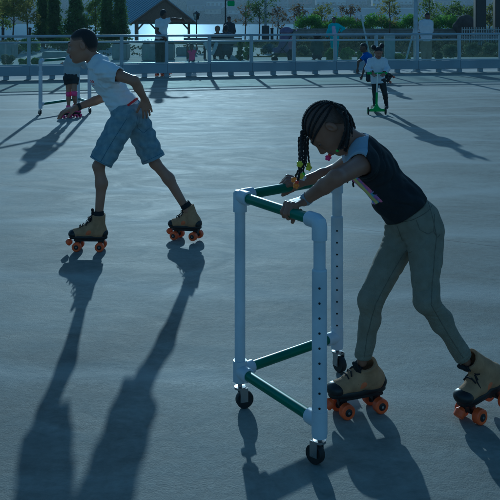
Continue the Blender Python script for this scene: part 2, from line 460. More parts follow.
def trousers(root, J, material, vox, r=1.0, leg=2.0, name='trousers', loose=.010, amp=.004, thick=.006, top=.35, seed=3, freq=60, wide=0.0, paint=None, shank=None, creases=False):
    shank = wide if shank is None else shank
    """leg: 0..1 hem on the thigh, 1..2 hem on the shin"""
    lath = nrm(J['hipL'] - J['hipR'])
    S = Sdf()
    S.cap(J['waist'], J['pelvis'], .076 * r, .086 * r, k=.04 * r, flat=(lath, 1.4))
    for q in 'LR':
        h, kn, an = J['hip' + q], J['kn' + q], J['an' + q]
        if leg <= 1:
            e = mid(h, kn, leg + .2)
            S.cap(h, e, .078 * r, (.066 + wide) * r, k=.03 * r)
        else:
            S.cap(h, kn, .076 * r + wide * r, .050 * r + wide * r, k=.03 * r)
            c = mid(kn, an, .35) + J.get('calf', V(0, 0, 0)) * r
            S.cap(kn, c, .048 * r + wide * r, .046 * r + shank * r, k=.02 * r); S.cap(c, mid(kn, an, 1.12), .046 * r + shank * r, .036 * r + shank * r, k=.02 * r)
    up = nrm(J['waist'] - J['pelvis']); S.cyl(mid(J['pelvis'], J['waist'], top), up, .4 * r, .25 * r)
    for q in 'LR':
        h, kn, an = J['hip' + q], J['kn' + q], J['an' + q]
        if leg <= 1: p0 = mid(h, kn, leg); d = kn - h
        else: p0 = mid(kn, an, leg - 1); d = an - kn
        S.cyl(p0, d, .22 * r, .12 * r)
    wr = wrinkles(amp, freq, seed, axis=J['knL'] - J['anL'])
    if creases:
        cr = []
        for q in 'LR':
            h, kn, an = J['hip' + q], J['kn' + q], J['an' + q]
            cr.append((mid(h, kn, .10), (kn - h) + V(.22, 0, 0), .024 * r, .0034 * r, .065 * r))
            if leg > 1:
                cr.append((mid(kn, an, -.10), (an - h) + V(.16, 0, .05), .026 * r, .0026 * r, .050 * r)); cr.append((mid(kn, an, .12), (an - h) + V(-.14, 0, -.04), .020 * r, .0024 * r, .045 * r)); cr.append((mid(h, kn, .45), (kn - h) + V(-.2, 0, .1), .045 * r, .0022 * r, .08 * r)); cr.append((mid(kn, an, .88), (an - kn) + V(.05, .03, 0), .019 * r, .0022 * r, .045 * r))
            else: cr.append((mid(h, kn, .7), np.cross(kn - h, [0, 1, 0]), .040 * r, .0035 * r, .09 * r))
        wr = with_creases(wr, cr)
    me = S.mesh(name, vox, shell=thick, wrinkle=wr, inflate=loose * r)
    o = link(name, me, material, root)
    if paint: paint_faces(me, paint)
    return o
def fade_mat(name, hair, skin):
    m = bpy.data.materials.new(name); m.use_nodes = True; nt = m.node_tree; N = nt.nodes; L = nt.links; b = N['Principled BSDF']; b.inputs['Roughness'].default_value = .7
    at = N.new('ShaderNodeAttribute'); at.attribute_name = 'hair_amount'; n = N.new('ShaderNodeTexNoise'); n.inputs['Scale'].default_value = 420; n.inputs['Detail'].default_value = 3
    tc = N.new('ShaderNodeTexCoord'); L.new(tc.outputs['Object'], n.inputs['Vector'])
    a = N.new('ShaderNodeMath'); a.operation = 'MULTIPLY_ADD'; a.inputs[1].default_value = .9; L.new(n.outputs['Fac'], a.inputs[0]); L.new(at.outputs['Fac'], a.inputs[2])
    cr = N.new('ShaderNodeMapRange'); cr.inputs['From Min'].default_value = .45; cr.inputs['From Max'].default_value = 1.15; L.new(a.outputs[0], cr.inputs[0])
    mx = N.new('ShaderNodeMixRGB'); mx.inputs[1].default_value = (*skin, 1); mx.inputs[2].default_value = (*hair, 1); L.new(cr.outputs[0], mx.inputs[0]); L.new(mx.outputs[0], b.inputs['Base Color'])
    bp = N.new('ShaderNodeBump'); bp.inputs['Strength'].default_value = .6; bp.inputs['Distance'].default_value = .003; L.new(n.outputs['Fac'], bp.inputs['Height']); L.new(bp.outputs[0], b.inputs['Normal'])
    return m
from mathutils.bvhtree import BVHTree
def bvh(o):
    me = o.data; n = len(me.vertices); co = np.empty(n * 3, dtype=np.float32); me.vertices.foreach_get('co', co)
    f = np.empty(len(me.polygons) * 4, dtype=np.int32); me.polygons.foreach_get('vertices', f)
    return BVHTree.FromPolygons([tuple(v) for v in co.reshape(-1, 3).tolist()], f.reshape(-1, 4).tolist())
def strip(tree, pts, d, r, material, parent, name='seam', step=.006, off=.0006):
    """a stitched line laid on a garment: points are dropped onto the cloth along d"""
    d = nrm(d); out = []
    P_ = [np.asarray(p, float) for p in pts]
    for a, b in zip(P_[:-1], P_[1:]):
        n = max(int(np.linalg.norm(b - a) / step), 1)
        for k in range(n):
            q = a + (b - a) * k / n; h = tree.ray_cast(Vector(q - d * .5), Vector(d), 1.0)
            if h[0] is not None: out.append(np.array(h[0]) - d * off)
    if len(out) < 3: return None
    m = MB(); m.tube(out, r, 5); return m.build(name, material, parent)
def hair_cap(root, c, f, u, sc, grow, vox, material=None, line=(.045, .045), name='hair', ridge=0.0, nape=-.05, extra=None, fade=None):
    """skull cap of hair: hairline plane in front, temples, nape"""
    f, u, s = frame(f, u); ax = np.array([f, s, u])
    S = Sdf()
    S.ell(c + sc * (f * -.010 + u * .024), ((.089 + grow) * sc, (.073 + grow) * sc, (.082 + grow) * sc), ax, k=.01)
    S.cap(c + sc * (f * -.05 + u * -.02), c + sc * (f * -.052 + u * nape), (.040 + grow) * sc, (.034 + grow) * sc, k=.03 * sc, flat=(s, 1.25))
    if extra: extra(S)
    def post(g, X, Y, Z):
        x, y, z = X - c[0], Y - c[1], Z - c[2]
        a = (x * f[0] + y * f[1] + z * f[2]) / sc; b = (x * s[0] + y * s[1] + z * s[2]) / sc; d = (x * u[0] + y * u[1] + z * u[2]) / sc
        if ridge:
            ang = np.arctan2(b, d + .02)
            g = g - ridge * (np.abs(np.sin(ang * 7.0)) - .5) * np.clip((d + .05) * 30, 0, 1)
        # keep: above a line from the forehead hairline back over the ear to the nape
        front = (a - .060) * .75 - (d - line[1]) * .66            # > 0 in front of / below the forehead hairline
        side = -(d - .034) - np.maximum(0, -(a + .01)) * 2.2   # below the ear line, dropping behind the ear
        cut = np.maximum(front, side) * sc * .8
        return np.maximum(g, cut)
    me = S.mesh(name, vox, post=post)
    if fade:
        n = len(me.vertices); co = np.empty(n * 3, dtype=np.float32); me.vertices.foreach_get('co', co); q = (co.reshape(-1, 3) - c) / sc
        a, b, d = q @ f, q @ s, q @ u
        fr_ = -((a - .060) * .75 - (d - line[1]) * .66); sd = (d - .034) + np.maximum(0, -(a + .01)) * 2.2; lo_ = (d + .055)
        den = np.clip(np.minimum(np.minimum(fr_ / .010, sd / .035), lo_ / .05), 0, 1)
        at = me.attributes.new('hair_amount', 'FLOAT', 'POINT'); at.data.foreach_set('value', den.astype(np.float32))
    return link(name, me, material or HAIR, root)
def band(root, p, axis, r, w, material, name):
    m = MB(); m.lathe(p - nrm(axis) * w / 2, axis, [(0, r * .9), (0, r), (w, r), (w, r * .9)], 20); return m.build(name, material, root)
def simple_shoe(root, an, fwd, r, material, name='shoe', ground=None):
    fwd = nrm(V(fwd[0], fwd[1], 0)); S = Sdf()
    z = an[2] - .07 * r if ground is None else ground
    h = V(an[0], an[1], z + .035 * r)
    S.cap(h - fwd * .03 * r, h + fwd * .07 * r, .034 * r, .030 * r, k=.01); S.cap(h + fwd * .07 * r, h + fwd * .13 * r - V(0, 0, .006 * r), .032 * r, .026 * r, k=.01)
    S.cap(h, an + V(0, 0, .02 * r), .034 * r, .038 * r, k=.02)
    def post(g, X, Y, Z): return np.maximum(g, z + .004 - Z)
    return link(name, S.mesh(name, .006 * max(r, 1), post=post), material, root)

# ------------------------------------------------------------------ roller skates
TAN = mat('boot_tan_suede', (.40, .25, .13), rough=.9, var=.14, vscale=30, bump=.25, bscale=220, spec=.2)
BLACKP = mat('black_plastic', (.012, .012, .013), rough=.45, var=.2)
ORANGE = mat('orange_urethane', (.68, .11, .02), rough=.45, var=.22, vscale=25)
ORANGE_SUEDE = mat('orange_suede', (.60, .17, .06), rough=.9, var=.1, vscale=40)
STEEL = mat('steel', (.45, .45, .46), rough=.35, metal=1)
LACE = mat('black_lace', (.015, .015, .016), rough=.9, var=.2)
PINK = mat('pink_plastic', (.70, .05, .22), rough=.4, var=.08)
WHITEP = mat('white_plastic', (.72, .72, .72), rough=.4, var=.04)
def skate(root, o, fwd, pitch=0.0, sc=1.0, boot=TAN, wheel=ORANGE, sole=BLACKP, patch=ORANGE_SUEDE, vox=.0035, shaft=None, full=True, name='roller_skate', lift=0.0):
    """quad skate, o: ground point under the middle of the foot, fwd: horizontal toe direction, pitch: toe down"""
    fwd = nrm(V(fwd[0], fwd[1], 0)); lat = np.cross([0, 0, 1], fwd)     # to the left
    up = V(0, 0, 1)
    f2 = fwd * math.cos(pitch) - up * math.sin(pitch); u2 = up * math.cos(pitch) + fwd * math.sin(pitch)
    piv = o + fwd * .075 * sc + up * (.03 * sc)
    def L(x, y, z): return piv + sc * (f2 * (x - .075) + lat * y + u2 * (z - .03)) + up * lift
    sd = np.array([f2, lat, u2])
    S = Sdf()
    S.cap(L(-.075, 0, .125), L(.02, 0, .122), .037 * sc, .036 * sc, k=.02 * sc)
    S.cap(L(.02, 0, .120), L(.095, 0, .108), .036 * sc, .032 * sc, k=.02 * sc, flat=(lat, 1.15))
    sh = L(-.062, 0, .245) if shaft is None else shaft
    S.cap(L(-.058, 0, .13), sh, .042 * sc, .043 * sc, k=.03 * sc)
    S.cap(L(-.03, 0, .16), L(.03, 0, .13), .036 * sc, .033 * sc, k=.02 * sc)
    ax_ = nrm(sh - L(-.058, 0, .13)); S.cyl(sh - ax_ * .008 * sc, ax_, .12 * sc, .09 * sc); S.cyl(sh - ax_ * .06 * sc, ax_, .2 * sc, .030 * sc)
    zc = L(0, 0, .092)
    def post(g, X, Y, Z):
        return np.maximum(g, -((X - zc[0]) * u2[0] + (Y - zc[1]) * u2[1] + (Z - zc[2]) * u2[2]))
    b = link(name, S.mesh('boot', vox, post=post), boot, root)
    # sole: outline extruded, heel block
    def outline(z, g=0.0, x0=-.118, x1=.132):
        out = []
        for i in range(28):
            t = 2 * math.pi * i / 28; cx = (x0 + x1) / 2; x = cx + (x1 - x0 + g * 2) / 2 * math.cos(t)
            w = (.040 if x > 0 else .036) - .006 * math.exp(-((x + .02) / .03) ** 2) + g
            out.append(L(x, w * (1 if math.sin(t) >= 0 else -1) * abs(math.sin(t)) ** .6, z))
        return out
    m = MB(); rings = [outline(.076, -.003), outline(.080), outline(.092), outline(.097, -.002)]
    vs = [p for rg in rings for p in rg]; n = 28
    fs = [(i * n + k, i * n + (k + 1) % n, (i + 1) * n + (k + 1) % n, (i + 1) * n + k) for i in range(3) for k in range(n)]
    fs += [tuple(range(n - 1, -1, -1)), tuple(3 * n + k for k in range(n))]; m.add(vs, fs)
    m.build('sole', sole, b)
    m = MB(); m.box(L(0, 0, .068), (.20 * sc, .045 * sc, .016 * sc), sd, bev=.003 * sc)
    for x in (.075, -.075):
        m.box(L(x, 0, .052), (.035 * sc, .03 * sc, .03 * sc), sd, bev=.004 * sc); m.tube([L(x, -.052, .030), L(x, .052, .030)], .007 * sc, 10)
    m.build('truck_plate', BLACKP if full else sole, b)
    for x in (.075, -.075):
        for y in (.043, -.043):
            w = MB(); c = L(x, y, .030)
            w.lathe(c - lat * .016 * sc, lat, [(0, .016 * sc), (0.0, .026 * sc), (.004 * sc, .030 * sc), (.028 * sc, .030 * sc), (.032 * sc, .026 * sc), (.032 * sc, .016 * sc)], 24)
            w.lathe(c - lat * .0175 * sc, lat, [(0, .013 * sc), (.001 * sc, .0155 * sc), (.034 * sc, .0155 * sc), (.035 * sc, .013 * sc)], 16, mi=1)
            w.lathe(c - lat * .020 * sc, lat, [(0, .005 * sc), (.040 * sc, .005 * sc)], 10, mi=2)
            w.build('wheel', [wheel, BLACKP, STEEL], b)
    m = MB(); m.lathe(L(.118, 0, .066), nrm(f2 * .75 - u2 * .65), [(0, .010 * sc), (.012 * sc, .021 * sc), (.034 * sc, .021 * sc), (.038 * sc, .017 * sc)], 18); m.build('toe_stop', wheel, b)
    if not full: return b
    S = Sdf(); S.cap(L(.055, 0, .108), L(.098, 0, .108), .0375 * sc, .0345 * sc, k=.01, flat=(lat, 1.12))
    S2 = Sdf(); S2.ell(L(.105, 0, .106), (.034 * sc, .043 * sc, .030 * sc), sd)
    link('toe_cap', S2.mesh('toe_cap', vox, post=post), sole, b)
    S3 = Sdf(); S3.ell(L(-.098, 0, .112), (.024 * sc, .035 * sc, .030 * sc), sd); link('heel_counter', S3.mesh('heel_counter', vox, post=post), sole, b)
    # padded tongue and laces up the instep
    tf = nrm(sh - L(-.058, 0, .13)); fr = nrm(f2 - tf * np.dot(f2, tf))
    tp = [L(.055, 0, .150), L(.015, 0, .166), L(-.012, 0, .190), sh + fr * .038 * sc - tf * .01, sh + fr * .044 * sc + tf * .020 * sc]
    S4 = Sdf()
    for i in range(4): S4.cap(tp[i], tp[i + 1], .007 * sc, .009 * sc, k=.01, flat=(lat, 1.9))
    link('tongue', S4.mesh('tongue', vox), LACE, b)
    m = MB()
    for i in range(7):
        t = i / 6; j = min(int(t * 3), 2); q = t * 3 - j; p = mid(tp[j], tp[j + 1], q) + u2 * .011 * sc + f2 * .007 * sc
        e = (-1) ** i * .004 * sc
        m.tube([p - lat * .027 * sc - u2 * .012 * sc + f2 * e, p - lat * .013 * sc + u2 * .002, p + lat * .013 * sc + u2 * .002, p + lat * .027 * sc - u2 * .012 * sc - f2 * e], .0032 * sc, 6)
    p = mid(tp[2], tp[3], .5) + fr * .014 * sc
    for e in (1, -1):
        m.tube([p, p + lat * e * .02 * sc + fr * .012 * sc, p + lat * e * .034 * sc - u2 * .006 * sc, p + lat * e * .02 * sc - u2 * .014 * sc, p], .0028 * sc, 6)
        m.tube([p, p + lat * e * .030 * sc + fr * .02 * sc - u2 * .02 * sc, p + lat * e * .040 * sc + fr * .015 * sc - u2 * .045 * sc], .0026 * sc, 6)
    m.build('lace', LACE, b)
    if patch:
        for e in (1, -1):
            S5 = Sdf(); S5.ell(L(.006, e * .0335, .122), (.036 * sc, .0115 * sc, .018 * sc), np.array([nrm(f2 * .9 + u2 * .3 * -1), lat, nrm(u2 * .9 + f2 * .3)]))
            link('side_patch', S5.mesh('side_patch', .003), patch, b)
    return b
# ================================================================== the boy
WHITE_TEE = mat('white_cotton', (.78, .79, .82), rough=.9, var=.03, vscale=20, bump=.15, bscale=700, sheen=.2)
RED_PRINT = mat('red_print', (.55, .03, .03), rough=.8, var=.1)
DENIM = mat('faded_denim', (.20, .26, .31), col2=(.31, .37, .41), rough=.9, vscale=26, bump=.35, bscale=500, detail=8)
DENIM_SEAM = mat('denim_seam', (.10, .16, .23), rough=.9, var=.2, vscale=60)
KHAKI = mat('khaki_denim', (.24, .215, .155), col2=(.29, .265, .20), rough=.9, vscale=30, bump=.5, bscale=420, detail=10)
BLACK_TEE = mat('black_cotton', (.010, .012, .015), rough=.85, var=.3, vscale=20, bump=.15, bscale=600)
GREY_TEE = mat('grey_cotton', (.40, .44, .52), rough=.9, var=.05, vscale=60)
WATCH = mat('black_rubber', (.012, .012, .014), rough=.5, var=.2)
RED_CLOTH = mat('red_waistband', (.5, .03, .04), rough=.8, var=.1)

def boy():
    J = dict(head=P(82.5, 45, 5.95), hf=V(-.99, -.03, -.12), hu=V(-.12, 0, .99), neck=P(97, 62, 5.95),
             shL=P(105, 70.5, 5.81), elL=P(134.5, 81, 5.70), wrL=P(144.5, 99, 5.79),
             shR=P(100, 71, 6.09), elR=P(105, 97, 6.20), wrR=P(75.5, 108, 6.08),
             chest=P(105, 78, 5.95), waist=P(122, 103, 5.95), pelvis=P(130, 114, 5.95),
             hipL=P(125, 117, 5.87), knL=P(98.5, 166, 5.81), anL=P(98.5, 219, 5.80),
             hipR=P(134, 116, 6.03), knR=P(155, 163, 6.03), anR=P(187, 210, 6.05), calf=V(.02, 0, 0))
    root = thing('person', 'boy in white t-shirt and denim shorts striding left on tan roller skates with orange wheels', 'person', (J['pelvis'][0], 5.9, 0))
    hands = [((J['wrL'], nrm(P(146.5, 107, 5.80) - J['wrL']), nrm(V(.25, -1, .1))), dict(sc=.86, left=True, curl=(12, 22, 14), spread=.14, thumb=(15, 20))),
             ((J['wrR'], nrm(P(65, 110.5, 6.05) - J['wrR']), nrm(V(-.25, -.3, 1))), dict(sc=.84, left=False, curl=(14, 22, 14), spread=.18, thumb=(10, 15)))]
    body(root, J, SKIN_MID, .0032, r=1.0, hsc=1.0, hands=hands, slim=.90, lr=.80, tr=.9)
    eyes(root, J['head'], J['hf'], J['hu'], 1.0, SKIN_MID)
    hair_cap(root, J['head'], J['hf'], J['hu'], 1.0, .0022, .003, line=(.05, .05), nape=-.035, fade=True, material=fade_mat('cropped_hair', (.016, .012, .011), (.22, .13, .09)))
    f0 = P(94, 81, 5.83)
    lat = V(0, 1, 0)
    def paint(co):
        # red chest print and small red tag by the hem
        d = co - P(91.5, 82, 5.9)
        a = (np.abs(d[:, 0]) < .028) & (np.abs(d[:, 2]) < .022) & (np.sin(co[:, 0] * 330 + np.sin(co[:, 2] * 300) * 1.4) > -.25) & (np.sin(co[:, 2] * 210) > -.5) & (co[:, 1] < 5.93)
        e = np.linalg.norm(co - P(118.5, 110, 5.85), axis=1) < .012
        return (a | e).astype(int)
    st_ = shirt(root, J, [WHITE_TEE, RED_PRINT], .004, r=1.0, sleeve=.50, hem=.80, loose=.015, amp=.006, freq=85, paint=paint, seed=5, slim=.95, thick=.009, creases=True)
    sh_ = trousers(root, J, DENIM, .004, r=1.0, leg=.93, name='shorts', loose=.012, amp=.0055, wide=-.001, top=.95, freq=62, seed=9, thick=.009, creases=True)
    T = bvh(sh_); tw = V(0, 1, 0)
    for q, dd in (('L', -1), ('R', -1)):
        h, k = J['hip' + q], J['kn' + q]; ax = nrm(k - h); sd = nrm(np.cross(ax, tw)); e = mid(h, k, .87)
        strip(T, [e + sd * t for t in np.linspace(-.085, .085, 9)], tw, .0016, DENIM_SEAM, sh_, 'hem_stitch')
    h, k = J['hipL'], J['knL']
    strip(T, [h + V(.024, 0, .0), mid(h, k, .5) + V(.01, 0, 0), mid(h, k, .9) + V(.005, 0, 0)], tw, .0018, DENIM_SEAM, sh_)
    strip(T, [P(137, 117, 5.8), P(135, 131, 5.8), P(141, 136, 5.8), P(147, 131, 5.8), P(146, 119, 5.8)], tw, .0016, DENIM_SEAM, sh_, 'pocket_edge')
    a = mid(J['elR'], J['wrR'], .9); band(root, a, J['wrR'] - J['elR'], .0265, .020, WATCH, 'wristband')
    # the red waistband shows in the gap at the back
    ax = nrm(J['waist'] - J['pelvis']); q0 = mid(J['pelvis'], J['waist'], .52); S = Sdf()
    S.cap(J['waist'] + V(.008, 0, 0), J['pelvis'] + V(.008, 0, 0), .094, .102, flat=(V(0, 1, 0), 1.38)); S.cyl(q0 + ax * .018, ax, .3, .3); S.cyl(q0 - ax * .0, -ax, .3, .3)
    link('waistband', S.mesh('waistband', .004, shell=.006), RED_CLOTH, root)
    T = bvh(st_); e = mid(J['shL'], J['elL'], .44); sd = nrm(np.cross(J['elL'] - J['shL'], V(0, 1, 0)))
    strip(T, [e + sd * t for t in np.linspace(-.06, .06, 8)], tw, .0012, GREY_TEE, st_, 'hem_stitch')
    hp = mid(J['waist'], J['pelvis'], .55); sd = nrm(np.cross(J['pelvis'] - J['waist'], V(0, 1, 0)))
    strip(T, [hp + sd * t for t in np.linspace(-.10, .10, 12)], tw, .0012, GREY_TEE, st_, 'hem_stitch')
    skate(root, V(P(89, 250, 5.80)[0], 5.82, 0), V(-1, .04, 0), sc=.99, shaft=P(99, 213, 5.80))
    skate(root, V(P(186.5, 240, 6.08)[0], 6.09, 0), V(-.90, .42, 0), sc=.97, shaft=P(187.5, 205, 6.07), pitch=.06)
    # socks
    for q in 'LR':
        m = MB(); m.lathe(J['an' + q] + V(0, 0, .02), J['kn' + q] - J['an' + q], [(0, .036), (.03, .035), (.032, .033)], 20); m.build('sock', BLACK_TEE, root)
    return J
BJ = boy()

# ================================================================== the girl at the walker
PVC = mat('white_pvc', (.54, .57, .62), col2=(.70, .73, .79), rough=.38, vscale=7, detail=12, bump=.06, bscale=60)
GREEN = mat('green_pvc_sleeve', (.012, .13, .065), rough=.35, var=.12, vscale=9)
HOLE = mat('dark_hole', (.01, .01, .01), rough=.9)
RUBBER = mat('black_rubber_wheel', (.014, .014, .015), rough=.6, var=.2)
def caster(root, top, yaw, r=.034):
    """swivel caster hanging under a post; top: bottom centre of the post"""
    d = V(math.cos(yaw), math.sin(yaw), 0); lt = V(-d[1], d[0], 0)
    c = V(top[0], top[1], r) + d * .018
    m = MB(); z1 = c[2] + r + .008
    m.lathe(V(top[0], top[1], z1), (0, 0, 1), [(0, .022), (.008, .022), (.010, .008), (top[2] - z1, .008)], 16)
    for e in (1, -1):
        m.box(V(c[0], c[1], (z1 + c[2]) / 2) + lt * e * .018 - d * .006, (.030, .003, z1 - c[2] + .012), np.array([d, lt, [0, 0, 1]]))
    m.tube([c - lt * .021, c + lt * .021], .005, 8)
    f = m.build('caster', STEEL, root)
    w = MB(); w.lathe(c - lt * .013, lt, [(0, r * .6), (0, r * .93), (.004, r), (.022, r), (.026, r * .93), (.026, r * .6)], 26); w.build('wheel', RUBBER, f)
def pipe_walker(label, A, B, Cc, zt, zb, group, pr=.0205, holes=True):
    """skate trainer of white pipe: apex post A, two open-end posts B and Cc; green sleeved rails A-B and A-Cc"""
    root = thing('skate_walker', label, 'walker', ((A[0] + B[0] + Cc[0]) / 3, (A[1] + B[1] + Cc[1]) / 3, 0), group)
    posts = [V(*q, 0) for q in (A, B, Cc)]
    up = V(0, 0, 1)
    for i, p in enumerate(posts):
        m = MB(); m.tube([p + up * .10, p + up * (zt - .02)], pr, 20)
        po = m.build('post', PVC, root)
        if i > 0:
            s = MB(); s.tube([p + up * .095, p + up * (zt * .80)], pr * 1.25, 20); s.tube([p + up * (zt * .80), p + up * (zt * .80 + .006)], [pr * 1.25, pr * 1.1], 20)
            s.build('telescope_sleeve', PVC, po)
            if holes:
                h = MB(); dc = nrm(V(-p[0], -p[1], 0))
                for k in range(9):
                    h = MB(); q = p + up * (.20 + k * .05) + dc * (pr * 1.25 - .002); h.tube([q, q + dc * .003], .004, 10)
                    h.build('pin_hole', HOLE, po)
        caster(root, p + up * .10, [.3, 2.4, -1.0][i])
    for z in (zt, zb):
        for (a, b) in ((0, 1), (0, 2)):
            p, q = posts[a] + up * (z + (.0 if b == 1 else .0)), posts[b] + up * z
            d = nrm(q - p); Lh = np.linalg.norm(q - p)
            r = MB(); r.tube([p + d * .055, p + d * (Lh - .045)], pr * .93, 20); r.build('rail', GREEN, root)
            e = MB(); e.tube([p + d * (pr * .5), p + d * .062, p + d * .066], [pr * 1.28, pr * 1.28, pr * 1.1], 20); e.build('pipe_fitting', PVC, root); e = MB()
            if z == zt:      # elbows, rounded over the corner
                e.tube([q - d * .064, q - d * .060, q - d * .014, q - d * .004 - up * .004, q - up * .016, q - up * .060], [pr * 1.1, pr * 1.28, pr * 1.28, pr * 1.28, pr * 1.28, pr * 1.28], 20)
            else:
                e.tube([q - d * .064, q - d * .060, q], [pr * 1.1, pr * 1.28, pr * 1.28], 20); e.tube([q - up * .04, q + up * .04], pr * 1.32, 20)
            e.build('pipe_fitting', PVC, root)
        e = MB()
        if z == zt: e.tube([posts[0] + up * (z - .06), posts[0] + up * (z + .012), posts[0] + up * (z + .022)], [pr * 1.3, pr * 1.3, pr * .9], 20)
        else: e.tube([posts[0] + up * (z - .04), posts[0] + up * (z + .04)], pr * 1.32, 20)
        e.build('pipe_fitting', PVC, root)
    return root
zt = .816
A = P(240, 196, 3.46); B = P(319.5, 222, 3.02); Cc = P(337, 179, 3.83)
pipe_walker('white pipe skate walker with green rails that the girl in the black top pushes', (A[0], 3.46), (B[0], 3.02), (Cc[0], 3.83), zt, .145, 'white and green pipe skate walkers')

def girl():
    hf = nrm(V(-.49, -.06, -.87)); hu = nrm(V(-.87, 0, .49))
    J = dict(head=P(327, 127.5, 3.42), hf=hf, hu=hu, neck=P(360, 148, 3.43),
             shL=P(364, 163, 3.30), elL=P(336, 178, 3.13), wrL=P(303, 200, 3.20),
             shR=P(357, 157, 3.56), elR=P(334, 172, 3.68), wrR=P(302, 181, 3.66),
             chest=P(371, 166, 3.44), waist=P(400, 203, 3.42), pelvis=P(414, 221, 3.42),
             hipL=P(425, 232, 3.37), knL=P(426, 300, 3.27), anL=P(466, 362, 3.37),
             hipR=P(404, 234, 3.47), knR=P(371, 300, 3.38), anR=P(362, 362, 3.42), calf=V(.008, .01, 0))
    root = thing('person', 'girl with beaded braids, black top and khaki trousers bending forward on roller skates', 'person', (J['pelvis'][0], 3.4, 0))
    # rails under her hands
    rl = nrm(V(B[0] - A[0], 3.02 - 3.46, 0)); rr = nrm(V(Cc[0] - A[0], 3.83 - 3.46, 0))
    tL = (P(291, 0, 3.2)[0] - A[0]) / rl[0]; pL = V(A[0], 3.46, zt) + rl * tL
    pR = V(A[0], 3.46, zt) + rr * ((P(288, 0, 3.62)[0] - A[0]) / rr[0])
    # knuckles come to lie over the far top edge of each rail
    def grip(w, p, rail, left):
        a = nrm((p + V(0, 0, .034)) - w); out = nrm(np.cross(rail, a)); n = out if out[2] > 0 else -out
        return ((p + V(0, 0, .026) - a * .060 + n * .004, a, n), dict(sc=.82, left=left, curl=(52, 62, 48), spread=.05, thumb=(40, 30), fr=.0085, thumb_dir=nrm(a * .35 - n * .9 + (rail if (rail @ a) * 1 > 0 else -rail) * .35)))
    gl = grip(J['wrL'], pL, rl, True); gr = grip(J['wrR'], pR, rr, False)
    J['wrL'] = gl[0][0]; J['wrR'] = gr[0][0]
    body(root, J, SKIN, .003, r=.92, hsc=.9, hands=[gl, gr], slim=.9, tr=.80, lr=.68)
    LIDLOW[0] = -12; eyes(root, J['head'], hf, hu, .9, SKIN); LIDLOW[0] = 8
    f, u, s = frame(hf, hu); c = J['head']; sc = .9
    def bun(S):
        S.cap(c + sc * (-f * .07 - u * .01), c + sc * (-f * .075 - u * .075), .045 * sc, .035 * sc, k=.03, flat=(s, 1.4))
    hair_cap(root, c, hf, hu, .9, .0028, .003, line=(.05, .045), ridge=.0, nape=-.045, material=mat('scalp_with_short_hair', (.10, .062, .045), rough=.7, var=.3, vscale=200))
    # cornrow ridges: plaits lying on the scalp, running from the hairline to the back
    R3 = (.089 + .0045, .073 + .0045, .082 + .0045)
    rnd = random.Random(3)
    for i in range(10):
        b0 = -1.35 + 2.7 * i / 9; m = MB(); wob = rnd.uniform(-.05, .05); tt_ = 1.0 - .10 * abs(b0)
        for k in range(64):
            t = k / 63; ph = math.radians(34 - 6 * abs(b0) + 140 * t * tt_)
            bb = b0 + wob * math.sin(t * 5) + .10 * math.sin(t * 3.1) * (1 if b0 > 0 else -1)
            q = V(math.cos(ph), math.sin(bb) * max(math.sin(ph), 0) ** .7, math.cos(bb) * max(math.sin(ph), 0))
            q = q / np.linalg.norm(q)
            p = c + sc * (f * (-.010 + q[0] * R3[0]) + s * (q[1] * R3[1]) + u * (.024 + q[2] * R3[2])) + s * (.0016 * math.sin(k * 1.9))
            m.ball(p, (.0048 * (.80 + .20 * math.sin(k * 1.9 + 1)),) * 3, 7, 5)
        m.build('cornrow', HAIR, root)
    # free braids with bead ends
    beads = dict(yellow=mat('bead_yellow', (.75, .72, .04), rough=.25, var=.05), white=mat('bead_white', (.7, .72, .8), rough=.25, var=.05), orange=mat('bead_orange', (.85, .28, .03), rough=.25, var=.05),
                 pink=mat('bead_pink', (.8, .05, .3), rough=.25, var=.05), green=mat('bead_green', (.25, .7, .08), rough=.25, var=.05), red=mat('bead_red', (.7, .08, .04), rough=.25, var=.05))
    def braid(px, r0, cols, D):
        pts = [P(x, y, D + dd) for (x, y, dd) in px]
        # resample
        L = [0]
        for i in range(1, len(pts)): L.append(L[-1] + np.linalg.norm(pts[i] - pts[i - 1]))
        n = max(int(L[-1] / .0042), 3); b = MB()
        def at(d):
            for i in range(1, len(pts)):
                if d <= L[i] or i == len(pts) - 1:
                    return mid(pts[i - 1], pts[i], min((d - L[i - 1]) / (L[i] - L[i - 1]), 1))
        for k in range(n + 1):
            p = at(L[-1] * k / n); off = .0009 * math.sin(k * 1.6); rq = r0 * 1.0 * (1 - .22 * k / n) * (1 + .06 * rnd.uniform(-1, 1))
            b.ball(p + V(off + .0015 * math.sin(k * .21 + len(px)), -off * .7, 0), (rq, rq, rq * 1.2), 7, 5)
        o = b.build('braid', HAIR, root)
        e = pts[-1]; d = nrm(pts[-1] - pts[-2])
        for j, cl in enumerate(cols):
            bb = MB(); cc = e + d * (.008 + j * .0135)
            if j == len(cols) - 1 and cl in ('yellow', 'white', 'orange', 'pink'):
                for kk in range(5):
                    a = kk * 2 * math.pi / 5; bb.ball(cc + V(math.cos(a) * .0075, 0, math.sin(a) * .0075), .0058, 8, 6)
            bb.ball(cc, .0078, 10, 8); bb.build('bead', beads[cl], o)
    braid([(302, 132, -.03), (300.5, 145, -.05), (300, 160, -.05), (299.5, 172, -.05), (297.5, 180, -.05)], .0058, ['red', 'orange'], 3.42)
    braid([(304, 132, .01), (304, 146, .0), (304.5, 160, 0), (303.5, 172, 0)], .0055, ['green', 'white'], 3.42)
    braid([(308, 138, .03), (308, 150, .03), (308.5, 162, .03)], .0052, ['yellow', 'yellow'], 3.42)
    braid([(301, 136, -.05), (301.5, 150, -.07), (300, 162, -.07)], .0050, ['yellow'], 3.42)
    braid([(299.5, 138, .02), (299, 158, .02), (299, 170, .02), (295, 178, .02)], .0052, ['orange'], 3.42)
